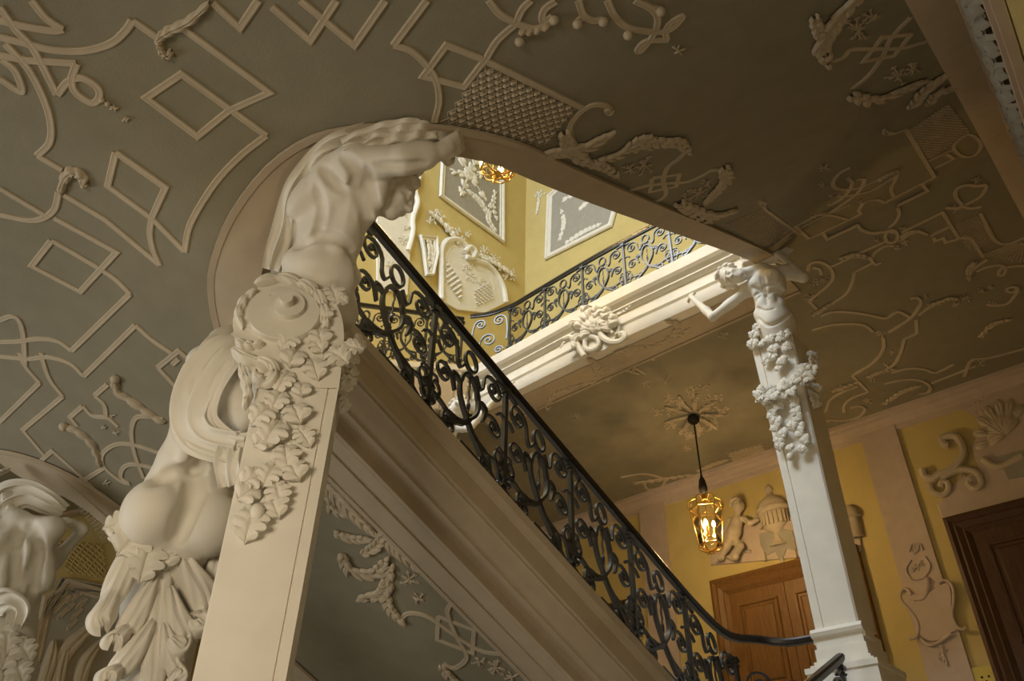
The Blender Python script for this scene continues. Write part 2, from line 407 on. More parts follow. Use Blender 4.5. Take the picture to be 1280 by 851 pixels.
def panel_parts(mp, W=PW, H=PH, ends=True):
    """returns list of (name, MB) : lyre, scrolls, ring, tendrils, block"""
    def both(fn):
        L = []
        for m in (0, 1):
            q = (lambda p: np.stack([W-p[:, 0], p[:, 1]], 1)) if m else (lambda p: p)
            mb = MB(); fn(mb, q); L.append(mb)
        return L
    out = []
    def knob(mb, p, r=0.016): ball(mb, mp(*p), r, 8, 6)
    # lyre of two crossing S bars
    mb = MB()
    for q in ((lambda p: p), (lambda p: np.stack([W-p[:, 0], p[:, 1]], 1))):
        c = catmull([(0.015, 0.06), (0.09, 0.05), (0.22, 0.13), (0.36, 0.26), (0.455, 0.40), (0.465, 0.53), (0.425, 0.62), (0.375, 0.645)], 7)
        bar(mb, q(c), mp, 1.5)
        c = catmull([(0.465, 0.50), (0.50, 0.535), (0.545, 0.525), (0.55, 0.495)], 6); bar(mb, q(c), mp, 1.2); k = q(np.array([(0.55, 0.49)]))[0]; knob(mb, k)
        c = catmull([(0.02, 0.21), (0.12, 0.20), (0.24, 0.17), (0.33, 0.21), (0.40, 0.30)], 6); bar(mb, q(c), mp, 1.2)
    a = np.linspace(0.25, 0.66, 14); bar(mb, np.stack([W/2+0.006*np.sin(a*70), a], 1), mp, 0.6)
    ball(mb, mp(W/2, 0.40), 0.015, 8, 6, sz=2.4)
    out.append(('lyre_bar', mb))
    for m in both(lambda mb, q: (bar(mb, q(scroll_curve((0.135, 0.745), 0.105, -15*D2R, 1.75, [(0.318, 0.70), (0.275, 0.63), (0.245, 0.66)])), mp, 1.25, True), knob(mb, q(np.array([(0.135, 0.745)]))[0]),
            bar(mb, q(catmull([(0.0, 0.865), (0.06, 0.86), (0.12, 0.848)], 4)), mp, 1.2))): out.append(('scroll', m))
    for m in both(lambda mb, q: (bar(mb, q(scroll_curve((0.125, 0.44), 0.09, 0*D2R, 1.7, [(0.31, 0.60), (0.29, 0.52), (0.22, 0.50), (0.235, 0.40)])), mp, 1.2, True), knob(mb, q(np.array([(0.125, 0.44)]))[0]))): out.append(('scroll', m))
    for m in both(lambda mb, q: (bar(mb, q(scroll_curve((0.20, 0.085), 0.066, 200*D2R, -1.5, [(0.335, 0.235), (0.27, 0.205), (0.16, 0.175)])), mp, 1.2, True), knob(mb, q(np.array([(0.20, 0.085)]))[0], 0.014))): out.append(('scroll', m))
    # tendrils beside the posts, each a bar of its own
    def t1(mb, q): bar(mb, q(catmull([(0.02, 0.13), (0.07, 0.17), (0.10, 0.24), (0.085, 0.29), (0.045, 0.30), (0.03, 0.26), (0.055, 0.235)], 6)), mp, 0.95)
    def t2(mb, q): t = np.linspace(0, 2*math.pi, 18); bar(mb, q(np.stack([0.06+0.032*np.cos(t), 0.262+0.045*np.sin(t)], 1)), mp, 0.6)
    def t3(mb, q): bar(mb, q(catmull([(0.015, 0.10), (0.05, 0.115), (0.065, 0.15), (0.045, 0.17)], 5)), mp, 0.9); knob(mb, q(np.array([(0.045, 0.175)]))[0], 0.014)
    def t4(mb, q): bar(mb, q(catmull([(0.0, 0.615), (0.05, 0.625), (0.08, 0.60)], 5)), mp, 0.9); knob(mb, q(np.array([(0.085, 0.595)]))[0], 0.015)
    def t5(mb, q): bar(mb, q(catmull([(0.02, 0.335), (0.06, 0.345), (0.075, 0.325)], 5)), mp, 0.8); knob(mb, q(np.array([(0.077, 0.32)]))[0], 0.012)
    for nm, fn in (('tendril', t1), ('oval_ring', t2), ('tendril', t3), ('bud', t4), ('bud', t5)):
        for m in both(fn): out.append((nm, m))
    mb = MB(); t = np.linspace(0, 2*math.pi, 26); bar(mb, np.stack([W/2+0.058*np.cos(t), 0.765+0.075*np.sin(t)], 1), mp, 1.2); ball(mb, mp(W/2, 0.845), 0.014, 8, 6); ball(mb, mp(W/2, 0.685), 0.013, 8, 6)
    out.append(('ring', mb))
    mb = MB(); c = np.array([(W/2-0.09, 0.035), (W/2+0.09, 0.035)]); bar(mb, c, mp, 2.6); c = np.array([(W/2-0.10, 0.012), (W/2+0.10, 0.012)]); bar(mb, c, mp, 1.6)
    out.append(('foot_block', mb))
    return out
def post_mb(H=PH, r=0.017):
    mb = MB(); box(mb, -r, r, -r, r, -0.04, H)
    box(mb, -r*1.7, r*1.7, -r*1.7, r*1.7, H-0.055, H-0.02); box(mb, -r*1.9, r*1.9, -r*1.9, r*1.9, 0.085, 0.115)
    for a in range(4):
        d = np.array([math.cos(a*math.pi/2+0.78), math.sin(a*math.pi/2+0.78), 0])
        tube(mb, catmull([(0, 0, 0.10), d*0.03+(0, 0, 0.13), d*0.05+(0, 0, 0.115), d*0.052+(0, 0, 0.10)], 4), 0.009, 5)
        tube(mb, catmull([(0, 0, H-0.06), d*0.02+(0, 0, H-0.09), d*0.034+(0, 0, H-0.075)], 4), 0.007, 5)
    return mb
RAILP = [(-0.032, -0.005), (-0.026, -0.022), (0.026, -0.022), (0.032, -0.005), (0.036, 0.010), (0.026, 0.028), (0.0, 0.034), (-0.026, 0.028), (-0.036, 0.010)]
def handrail(parent, pts, m=M_RAIL):
    mb = MB(); pts = resample(pts, 60); sweep(mb, pts, RAILP, (0, 0, 1)); o = mb.build('handrail', m, parent)
    mb = MB(); q = pts-np.array([0, 0, 0.030]); sweep(mb, q, [(-.02, -.005), (.02, -.005), (.02, .006), (-.02, .006)], (0, 0, 1)); mb.build('rail_bar', M_IRON, parent); return o
POSTM = None
def local_mesh(name, mb, m): return rawmesh(name, np.concatenate(mb.V), mb.F, m, True, 40)
POST_ME = local_mesh('post', post_mb(), M_IRON)
def panel_set(mp):
    parts = panel_parts(mp); base = local_mesh('scroll_panel', parts[0][1], M_IRON)
    return base, [(n, local_mesh(n, mb, M_IRON)) for n, mb in parts[1:]]
def put_panel(ps, loc, parent):
    base, subs = ps
    b = place('scroll_panel', base, Matrix.Translation(Vector(loc)), parent)
    for n, me in subs:
        o = bpy.data.objects.new(n, me); COL.objects.link(o); o.parent = b
# --- main flight
RX = -3.37
R1 = thing('stair_railing', (RX, 6.9, ZF), 'black wrought-iron scroll railing climbing the middle stair flight with a dark wooden handrail', 'railing')
ps = panel_set(Map((0, 1, 0), -0.435))
Yp = [1.33+0.747*k for k in range(8)]
for Y in Yp: place('post', POST_ME, Matrix.Translation((RX, Y, STR(Y))), R1)
for Y in Yp[:-1]: put_panel(ps, (RX, Y, STR(Y)), R1)
hp = [(RX, 1.0, STR(1.0)+0.93), (RX, 2.0, STR(2.0)+0.935), (RX, 4.0, STR(4.0)+0.935), (RX, 5.3, STR(5.3)+0.94), (RX, 6.0, STR(6.0)+0.95), (RX+0.02, 6.45, STR(6.35)+0.965), (RX+0.14, 6.75, 2.09), (RX+0.36, 6.87, 2.05), (-2.78, 6.9, 2.05)]
handrail(R1, catmull(hp, 8))
# curved end against the column pedestal
mb = MB(); mp = Map((0.82, 0.57, 0), -0.12)
o3 = np.array([RX+0.02, 6.56, STR(6.56)])
def addc(c, w_=1.2):
    P3 = np.array([o3+mp(a, b) for a, b in c]); sweep(mb, P3, RECT, mp.nrm, scale=np.full(len(P3), w_))
mb0 = mb
addc(scroll_curve((0.17, 0.68), 0.12, 180*D2R, -1.7, [(0.02, 0.2), (0.02, 0.45)])); addc(scroll_curve((0.44, 0.66), 0.10, 0, 1.6, [(0.50, 0.3), (0.56, 0.5)])); addc(scroll_curve((0.26, 0.30), 0.15, 0, 1.7, [(0.5, 0.08), (0.46, 0.2)])); addc(scroll_curve((0.14, 0.14), 0.07, 180*D2R, -1.5, []))
mb.build('end_scroll', M_IRON, R1)
# --- gallery railing, straight above the white cornice
R2 = thing('gallery_railing', (AX, 7.25, ZC+0.8), 'long black wrought-iron scroll railing standing on the white gallery cornice', 'railing')
ps2 = panel_set(Map((1, 0, 0), 0.0)); ZB = ZC+0.80
Xp = [-6.75+0.747*k for k in range(6)]
yb = lambda X: gal_y(X)+0.05
for X in Xp: place('post', POST_ME, Matrix.Translation((X, yb(X), ZB)), R2)
for X in Xp[:-1]: put_panel(ps2, (X, yb(X+0.37), ZB), R2)
arc = [(-2.6, yb(-2.6), ZB+0.935)]+[(X, yb(X), ZB+0.935) for X in np.linspace(-3.0, -6.7, 12)]+[(-7.1, 7.12, ZB+0.93), (-7.38, 6.93, ZB+0.90)]
handrail(R2, catmull(arc, 4))
mb = MB(); mp = Map((-0.92, -0.39, 0), 0.0); o3 = np.array([-6.77, 7.2, ZB])
addc(scroll_curve((0.16, 0.70), 0.12, 180*D2R, -1.7, [(0.03, 0.3), (0.02, 0.5)])); addc(scroll_curve((0.48, 0.68), 0.11, 0, 1.7, [(0.62, 0.3), (0.62, 0.5)])); addc(scroll_curve((0.33, 0.34), 0.14, 0, 1.7, [(0.6, 0.08), (0.5, 0.2)])); addc(scroll_curve((0.16, 0.12), 0.08, 180*D2R, -1.5, []))
mb.build('end_scroll', M_IRON, R2)
# --- railing of the side flight on the left, behind
R3 = thing('side_railing', (-7.5, 6.8, STL(6.8)), 'farther wrought-iron railing descending the left side flight, seen through the near railing', 'railing')
ps3 = panel_set(Map((0, 1, 0), 0.47))
Y3 = [2.4+0.747*k for k in range(7)]
for Y in Y3: place('post', POST_ME, Matrix.Translation((-7.5, Y, STL(Y))), R3)
for Y in Y3[:-1]: put_panel(ps3, (-7.5, Y, STL(Y)), R3)
handrail(R3, np.array([(-7.5, Y, STL(Y)+0.935) for Y in np.linspace(2.2, 6.88, 12)]))
# --- lower railing that ends at the column pedestal
LX = -2.42; LZ = lambda Y: 0.80-0.47*(6.45-Y)
R4 = thing('lower_railing', (LX, 6.45, 0.7), 'short end of a black iron railing before the right column pedestal', 'railing')
ps4 = panel_set(Map((0, 1, 0), 0.47))
Y4 = [6.43-0.747*k for k in range(5)]
for Y in Y4: place('post', POST_ME, Matrix.Translation((LX, Y, LZ(Y))), R4)
for Y in Y4[1:]: put_panel(ps4, (LX, Y, LZ(Y)), R4)
handrail(R4, np.array([(LX, Y, LZ(Y)+0.935) for Y in np.linspace(3.3, 6.47, 12)]))
# ================================================================== SCULPTURE TOOLS
class SDF:
    def __init__(s, h=0.009): s.ops = []; s.h = h
    def cone(s, a, b, ra, rb, k=0.02, sub=False): s.ops.append(('c', np.asarray(a, float), np.asarray(b, float), ra, rb, k, sub)); return s
    def ell(s, c, r, ax=None, k=0.02, sub=False):
        ax = np.eye(3) if ax is None else np.asarray(ax, float); s.ops.append(('e', np.asarray(c, float), np.asarray(r, float), ax, None, k, sub)); return s
    def chain(s, pts, rs, k=0.012):
        for i in range(len(pts)-1): s.cone(pts[i], pts[i+1], rs[i], rs[i+1], k)
        return s
    def at(s, p):
        D = np.full(len(p), 9.0)
        for o in s.ops:
            k = o[5]
            if o[0] == 'c':
                ab = o[2]-o[1]; ap = p-o[1]; t = np.clip(ap@ab/max(1e-9, ab@ab), 0, 1); d = np.linalg.norm(ap-t[:, None]*ab, axis=1)-(o[3]+(o[4]-o[3])*t)
            else:
                q = (p-o[1])@o[3].T; k0 = np.linalg.norm(q/o[2], axis=1); k1 = np.linalg.norm(q/(o[2]*o[2]), axis=1); d = k0*(k0-1)/np.maximum(k1, 1e-6)
            if o[6]: h_ = np.clip(.5-.5*(D+d)/k, 0, 1); D = D+(-d-D)*h_+k*h_*(1-h_)
            else: h_ = np.clip(.5+.5*(D-d)/k, 0, 1); D = D+(d-D)*h_-k*h_*(1-h_)
        return D
    def line(s, pts, r, k, dep=0.0, sub=True):
        """furrow (or ridge) drawn along the carved surface"""
        q = catmull(pts, 4); out = []; ts = np.arange(2.5, 9.5, .01)
        for x, y in q:
            d = s.at(ray(x, y)[None]*ts[:, None]); i = np.argmax(d < 0)
            if d[i] < 0: out.append(P(x, y, ts[i]+dep))
        n0 = len(s.ops); m = len(out)
        for i in range(m-1): s.cone(out[i], out[i+1], r*(.45+.55*math.sin(math.pi*(i+.5)/m)), r*(.45+.55*math.sin(math.pi*min(m-.5, i+1.5)/m)), k)
        if sub: s.ops[n0:] = [o[:6]+(True,) for o in s.ops[n0:]]
        return s
    def bb(s, o):
        if o[0] == 'c': m = max(o[3], o[4]); return np.minimum(o[1], o[2])-m, np.maximum(o[1], o[2])+m
        m = o[2].max(); return o[1]-m, o[1]+m
    def mesh(s):
        pos = [o for o in s.ops if not o[6]]
        lo = np.min([s.bb(o)[0] for o in pos], 0)-4*s.h; hi = np.max([s.bb(o)[1] for o in pos], 0)+4*s.h
        n = np.ceil((hi-lo)/s.h).astype(int)+1; D = np.full(n, 0.08, np.float32)
        for o in s.ops:
            k = o[5]; m = k+3*s.h; a, b = s.bb(o)
            i0 = np.clip(np.floor((a-m-lo)/s.h).astype(int), 0, n-1); i1 = np.clip(np.ceil((b+m-lo)/s.h).astype(int)+1, 1, n)
            if np.any(i1 <= i0): continue
            g = [lo[q]+s.h*np.arange(i0[q], i1[q]) for q in range(3)]
            X, Y, Z_ = np.meshgrid(*g, indexing='ij'); p = np.stack([X, Y, Z_], -1).astype(np.float32)
            if o[0] == 'c':
                ab = (o[2]-o[1]).astype(np.float32); ap = p-o[1].astype(np.float32); t = np.clip(ap@ab/max(1e-9, ab@ab), 0, 1)
                d = np.linalg.norm(ap-t[..., None]*ab, axis=-1)-(o[3]+(o[4]-o[3])*t)
            else:
                q = (p-o[1].astype(np.float32))@o[3].T.astype(np.float32); r = o[2].astype(np.float32)
                k0 = np.linalg.norm(q/r, axis=-1); k1 = np.linalg.norm(q/(r*r), axis=-1); d = k0*(k0-1)/np.maximum(k1, 1e-6)
            sl = tuple(slice(i0[q], i1[q]) for q in range(3)); c = D[sl]
            if o[6]:
                hh = np.clip(0.5-0.5*(c+d)/k, 0, 1); D[sl] = c+(-d-c)*hh+k*hh*(1-hh)
            else:
                hh = np.clip(0.5+0.5*(c-d)/k, 0, 1); D[sl] = c+(d-c)*hh-k*hh*(1-hh)
        return surface_nets(D, lo, s.h)
def surface_nets(D, lo, h):
    n = np.array(D.shape); S = D < 0
    c = np.zeros(n-1, np.uint8)
    for dx in (0, 1):
        for dy in (0, 1):
            for dz in (0, 1): c += S[dx:n[0]-1+dx, dy:n[1]-1+dy, dz:n[2]-1+dz]
    idx = np.argwhere((c > 0) & (c < 8)); acc = np.zeros((len(idx), 3)); cnt = np.zeros(len(idx))
    I = idx.T
    cor = [(a, b, d) for a in (0, 1) for b in (0, 1) for d in (0, 1)]
    for i in range(8):
        for ax in range(3):
            if cor[i][ax] == 0:
                j = list(cor[i]); j[ax] = 1
                va = D[I[0]+cor[i][0], I[1]+cor[i][1], I[2]+cor[i][2]]; vb = D[I[0]+j[0], I[1]+j[1], I[2]+j[2]]
                m = (va < 0) != (vb < 0); t = np.where(m, va/np.where(m, va-vb, 1), 0)
                p = np.tile(np.array(cor[i], float), (len(idx), 1)); p[:, ax] += t
                acc[m] += p[m]; cnt[m] += 1
    V = lo+h*(idx+acc/np.maximum(cnt, 1)[:, None])
    vid = -np.ones(c.shape, np.int64); vid[I[0], I[1], I[2]] = np.arange(len(idx)); Fs = []
    for ax in range(3):
        u, v = (ax+1) % 3, (ax+2) % 3
        sl0 = [slice(1, -1)]*3; sl0[ax] = slice(0, n[ax]-1); sl1 = [slice(1, -1)]*3; sl1[ax] = slice(1, n[ax])
        A = S[tuple(sl0)]; B = S[tuple(sl1)]
        for flip, m in ((False, A & ~B), (True, ~A & B)):
            e = np.argwhere(m)
            if not len(e): continue
            e = e+np.array([0 if q == ax else 1 for q in range(3)])
            def at(du, dv):
                q = e.copy(); q[:, u] -= du; q[:, v] -= dv; return vid[q[:, 0], q[:, 1], q[:, 2]]
            a, b, cc, d = at(0, 0), at(1, 0), at(1, 1), at(0, 1)
            Fs.append(np.stack([a, b, cc, d] if not flip else [a, d, cc, b], 1))
    F = np.concatenate(Fs); F = F[(F >= 0).all(1)]
    # two rounds of light smoothing
    for _ in range(2):
        s_ = np.zeros_like(V); k = np.zeros(len(V))
        for a, b in ((0, 1), (1, 2), (2, 3), (3, 0)):
            np.add.at(s_, F[:, a], V[F[:, b]]); np.add.at(s_, F[:, b], V[F[:, a]]); np.add.at(k, F[:, a], 1); np.add.at(k, F[:, b], 1)
        V = V*0.5+0.5*s_/np.maximum(k, 1)[:, None]
    return V, F
def sdf_obj(name, S, m, parent):
    V, F = S.mesh(); return link(name, V, [tuple(f) for f in F.tolist()], m, parent, True, 0)
def axes(u, f):                             # rows: side, front, up
    u = nrm(u); f = nrm(np.asarray(f)-u*np.dot(f, u)); return np.array([np.cross(f, u), f, u])
def lerp(a, b, t): return np.asarray(a)*(1-t)+np.asarray(b)*t
def arm(S, sh, el, wr, s=1.0):
    S.ell(sh, np.array([.072, .072, .075])*s, k=.035*s); S.cone(sh, el, .060*s, .044*s, .03*s)
    d = nrm(np.asarray(el)-sh); f = nrm(np.asarray(wr)-el); bi = nrm(f-d*np.dot(f, d)+1e-6)
    S.ell(lerp(sh, el, .52)+bi*.018*s, np.array([.046, .046, .095])*s, axes(d, bi), .03*s)
    S.ell(lerp(sh, el, .5)-bi*.02*s, np.array([.044, .040, .105])*s, axes(d, bi), .03*s)
    S.ell(el, np.array([.043]*3)*s, k=.02*s); S.cone(el, wr, .046*s, .030*s, .022*s)
    S.ell(lerp(el, wr, .27), np.array([.052, .045, .085])*s, axes(f, bi), .03*s)
def hand(S, wr, fwd, palm, s=1.0, curl=0.9, side=1):
    """fwd: direction of the fingers, palm: direction the palm faces; fingers curl towards the palm"""
    A = axes(fwd, palm); sd, pf, fw = A[0]*side, A[1], A[2]; wr = np.asarray(wr, float)
    S.cone(wr-fw*.01*s, wr+fw*.03*s, .029*s, .032*s, .015*s)
    S.ell(wr+fw*.055*s, np.array([.043, .019, .052])*s, A, .014*s)
    for i, (o, L) in enumerate(((-.033, .034), (-.011, .040), (.011, .038), (.032, .029))):
        b = wr+fw*.092*s+sd*o*s+(-.004*abs(i-1.2))*fw*s; a0 = curl*(0.35+.05*i); p = b; ang = 0.0; pts = [b-fw*.02*s, b]
        for j, q in enumerate((1.15, .8, .62)):
            ang += a0*(1, 1.25, 1.0)[j]; d = fw*math.cos(ang)+pf*math.sin(ang)+sd*o*.35; p = p+nrm(d)*L*q*s; pts.append(p)
        S.chain(pts, [.0125*s, .012*s, .011*s, .010*s, .0085*s], .006*s)
    b = wr+fw*.022*s-sd*.032*s+pf*.006*s; d1 = nrm(-sd*.75+fw*.65+pf*.3); p1 = b+d1*.045*s; p2 = p1+nrm(d1*.5+fw*.7+pf*.4)*.035*s; p3 = p2+nrm(fw+pf*.5+sd*.1)*.027*s
    S.chain([b, p1, p2, p3], [.019*s, .0145*s, .0125*s, .0095*s], .009*s)
def head(S, c, face, up, s=1.0):
    A = axes(up, face); sd, f, u = A; q = lambda a, b, d: np.asarray(c)+(sd*a+f*b+u*d)*s
    S.ell(q(0, -.015, .03), np.array([.074, .092, .085])*s, A, .02*s); S.ell(q(0, .025, -.03), np.array([.060, .070, .085])*s, A, .025*s)
    S.ell(q(0, .062, -.085), np.array([.030, .028, .024])*s, A, .025*s)
    S.ell(q(0, .078, .028), np.array([.055, .014, .012])*s, A, .014*s)
    for e in (-1, 1):
        S.ell(q(e*.031, .098, .006), np.array([.021, .018, .013])*s, A, .012*s, True); S.ell(q(e*.030, .079, .006), np.array([.0135, .0125, .0115])*s, A, .004*s)
        S.cone(q(e*.016, .088, .0125), q(e*.046, .080, .012), .0035*s, .003*s, .004*s); S.ell(q(e*.043, .060, -.022), np.array([.022, .022, .016])*s, A, .02*s)
        S.ell(q(e*.076, -.012, -.005), np.array([.010, .020, .031])*s, A, .006*s); S.ell(q(e*.013, .098, -.026), np.array([.009, .010, .008])*s, A, .006*s)
    S.cone(q(0, .084, .022), q(0, .112, -.022), .009*s, .0135*s, .010*s)
    S.ell(q(0, .088, -.052), np.array([.023, .012, .0075])*s, A, .006*s); S.ell(q(0, .086, -.066), np.array([.019, .012, .0075])*s, A, .006*s)
    S.ell(q(0, .1, -.0587), np.array([.022, .010, .0022])*s, A, .003*s, True)
def hair_sdf(c, face, up, s, rs, h=.008, n=46, beard=False):
    A = axes(up, face); sd, f, u = A; H = SDF(h); r_ = np.random.default_rng(rs); c = np.asarray(c, float)
    H.ell(c+(f*-.022+u*.042)*s, np.array([.078, .088, .082])*s, A, .02*s)
    for i in range(n):
        a = r_.uniform(0, 2*math.pi); z = r_.uniform(-.6, 1.0); rr = math.sqrt(max(0, 1-z*z)); d = sd*math.cos(a)*rr*.082+f*(math.sin(a)*rr*.094-.02)+u*(z*.088+.035)
        if math.sin(a) > .25 and z < .55: continue
        p = c+d*s; t = nrm(np.cross(d, r_.normal(size=3))); o = nrm(d)
        pts = [p-t*.022*s, p-t*.008*s+o*.012*s, p+t*.010*s+o*.010*s, p+t*.022*s-o*.004*s]
        H.chain(pts, [.009*s, .014*s, .013*s, .007*s], .005*s)
    return H
def torso(S, hip, waist, chest, neck, shL, shR, front, s=1.0, back=False, k=.05):
    up = nrm(np.asarray(neck)-chest); sd = nrm(np.asarray(shR)-shL); f = np.asarray(front, float)
    A = axes(up, f); A2 = axes(np.asarray(chest)-waist, f); A3 = axes(np.asarray(waist)-hip, f)
    q = lambda c, B, a, b, d: np.asarray(c)+(B[0]*a+B[1]*b+B[2]*d)*s
    S.ell(chest, np.array([.165, .118, .185])*s, A, k*s); S.ell(lerp(waist, chest, .12), np.array([.140, .105, .15])*s, A2, k*s); S.ell(hip, np.array([.168, .122, .15])*s, A3, k*s)
    S.ell(lerp(hip, waist, .5), np.array([.150, .112, .14])*s, A3, k*s)
    S.cone(chest, neck, .10*s, .058*s, .05*s)
    for sh in (shL, shR):
        S.cone(lerp(neck, sh, .15), sh, .052*s, .055*s, .045*s); S.cone(lerp(chest, sh, .35), sh, .085*s, .06*s, .05*s)
        e = 1 if np.dot(np.asarray(sh)-chest, A[0]) > 0 else -1
        if not back:
            S.ell(q(chest, A, e*.078, .082, .045), np.array([.085, .046, .068])*s, A, .03*s); S.ell(q(chest, A, e*.085, .128, .012), np.array([.008, .007, .008])*s, A, .004*s)
            S.cone(q(chest, A, e*.03, .118, -.085), q(chest, A, e*.13, .06, -.16), .006*s, .006*s, .025*s, True)
            S.ell(q(chest, A, e*.115, .02, -.07), np.array([.05, .07, .10])*s, A, .04*s)
            S.ell(q(waist, A3, e*.05, .092, .02), np.array([.048, .022, .06])*s, A2, .025*s); S.ell(q(waist, A3, e*.125, .02, -.05), np.array([.045, .07, .07])*s, A3, .035*s)
        else:
            S.ell(q(chest, A, e*.085, -.085, .045), np.array([.062, .036, .085])*s, A, .03*s); S.ell(q(chest, A, e*.105, -.03, -.10), np.array([.06, .075, .12])*s, A, .045*s)
            S.ell(q(waist, A2, e*.045, -.085, .03), np.array([.035, .028, .15])*s, A2, .03*s)
            S.cone(q(chest, A, e*.025, -.125, .11), q(chest, A, e*.12, -.125, -.06), .004*s, .008*s, .03*s, True)
    if not back:
        S.cone(q(chest, A, 0, .125, .09), q(waist, A2, 0, .128, -.06), .004*s, .004*s, .022*s, True); S.ell(q(lerp(hip, waist, .55), A3, 0, .075, 0), np.array([.115, .060, .10])*s, A3, .04*s)
        S.ell(q(lerp(hip, waist, .62), A3, 0, .140, 0), np.array([.011, .016, .014])*s, A3, .010*s, True)
        for e in (-1, 1): S.cone(q(hip, A3, e*.15, .085, .08), q(hip, A3, e*.03, .125, -.10), .006*s, .006*s, .025*s, True)
    else:
        S.cone(q(chest, A, 0, -.135, .12), q(lerp(hip, waist, .3), A3, 0, -.135, 0), .006*s, .008*s, .034*s, True)
def cloth(mb, path, width, nrmv, folds=4, amp=.02, ph=0.0, nv=26, thick=.012, taper=None, rip=0.0):
    """draped strip: path (N,3), width vectors (N,3), normals (N,3)"""
    path, width = np.asarray(path, float), np.asarray(width, float); N = np.broadcast_to(np.asarray(nrmv, float), path.shape); n = len(path)
    v = np.linspace(-1, 1, nv); G = np.zeros((n, nv, 3))
    for i in range(n):
        a = i/max(1, n-1); s_ = np.sin(v*folds*math.pi+ph+2.2*a+.8*math.sin(5*a)); g = np.sign(s_)*np.abs(s_)**.7*amp*(.65+.35*math.sin(7*a+ph))+rip*np.sin(26*a+3*v+ph)*(.6+.4*np.cos(2*v))
        G[i] = path[i]+width[i]*(v[:, None]+.10*np.cos(v*folds*math.pi+ph+2*a)[:, None])+N[i]*g[:, None]
    B = G-N[:, None]*thick
    grid(mb, np.concatenate([G, B[:, ::-1]], 1), closed_v=True)
    m = nv*2; n0 = mb.n-n*m
    mb.F.append(tuple(n0+i for i in range(m))); mb.F.append(tuple(n0+(n-1)*m+i for i in reversed(range(m))))
# ---- leaves
def feather(mb, spine, nor, width, lobes=5, h=.03):
    """acanthus leaf built of overlapping curled lobes on both sides of a midrib"""
    sp = np.asarray(spine, float); n = len(sp); T, S, N = frames(sp, nor); wd = np.broadcast_to(np.asarray(width, float), (n,)); m = lobes+2; ns, nc = 10, 9
    L = np.linalg.norm(np.diff(sp, axis=0), axis=1).sum()
    def lobe(i, ang, ln, w_, side, lift):
        d0 = S[i]*side*math.sin(ang)+T[i]*math.cos(ang); c0 = T[i]*math.sin(ang)*.0-S[i]*side*.0; G = np.zeros((ns, nc, 3)); cr = np.cross(d0, N[i])
        for a in range(ns):
            s_ = a/(ns-1); bend = ang*(1-.75*s_); d = S[i]*side*math.sin(bend)+T[i]*math.cos(bend)
            c = sp[i]+(d0*.45*s_+d*.55*s_)*ln+N[i]*(h*(.35+lift)*math.sin(math.pi*(.12+.80*s_))+h*.25*s_**3)
            ww = w_*1.45*(s_+.08)**.35*max(0.0, 1.0-s_)**.65+.0008
            for b in range(nc):
                v = -1+2*b/(nc-1); G[a, b] = c+cr*ww*v+N[i]*(h*.55*(1-v*v)-h*.22*math.exp(-(v/.25)**2)-h*.25*(abs(v) > .99))
        grid(mb, G, flip=True)
    for q in range(m):
        u = .03+.85*q/(m-1); i = min(n-1, int(u*(n-1))); w0 = wd[i]
        for side in (-1, 1): lobe(i, math.radians(62-34*u), w0*(1.5 if side > 0 else 1.2), max(w0*.32, L/m*.50), side, .05+.12*((q+(side > 0)) % 2))
    lobe(n-2, 0.0, wd[int(n*.7)]*1.0, wd[int(n*.7)]*.36, 1, .2)
    k = max(4, int(n*.97)); G = []; v = np.linspace(-1, 1, 9)   # smooth tapering body of the frond
    for i in range(k):
        hw = wd[i]*.42*(1-.75*(i/(k-1))**1.5); G.append(sp[i]+S[i]*(v*hw)[:, None]+N[i]*(h*.85*np.sqrt(np.maximum(0, 1-v*v))*(1-.4*i/(k-1))-h*.18*np.exp(-(v/.2)**2))[:, None])
    grid(mb, np.array(G), flip=True)
    return mb
def leaf_mesh(name, L=.10, W=.075, lobes=3, seed=0, curl=.02, m=None):
    r_ = np.random.default_rng(seed); nu, nv = 22, 15; G = np.zeros((nu, nv, 3)); B = np.zeros((nu, nv, 3))
    for i in range(nu):
        u = i/(nu-1); w_ = W*.5*(math.sin(math.pi*min(1, u*.93+.05))**.65)*(1-.25*u); lob = .50+.50*abs(math.sin(math.pi*(lobes*u+.12)))**.55
        for j in range(nv):
            v = -1+2*j/(nv-1); x = v*w_*(1 if abs(v) < .5 else (.5+(abs(v)-.5)*(2*lob-1)/.5)/abs(v)) if v else 0
            y = L*u+L*.10*abs(v)**1.5*math.sin(math.pi*u)
            z = .012*math.sin(math.pi*u)*(1-v*v)-curl*u**3+.005*math.cos(math.pi*(2*lobes*u+2*abs(v)))*abs(v)-.007*math.exp(-(v/.10)**2)+.012+.012*abs(v)*math.sin(math.pi*u)
            G[i, j] = (x, y, z); B[i, j] = (x*.8, y*.96+.002, min(z-.012, -.004))
    mb = MB(); grid(mb, G, flip=True); grid(mb, B)
    for a, b in ((G[:, 0], B[:, 0]), (B[:, -1], G[:, -1]), (B[0], G[0]), (G[-1], B[-1])): grid(mb, np.stack([a, b], 1), flip=True)
    return rawmesh(name, np.concatenate(mb.V), mb.F, m or M_STUCCO, True, 50)
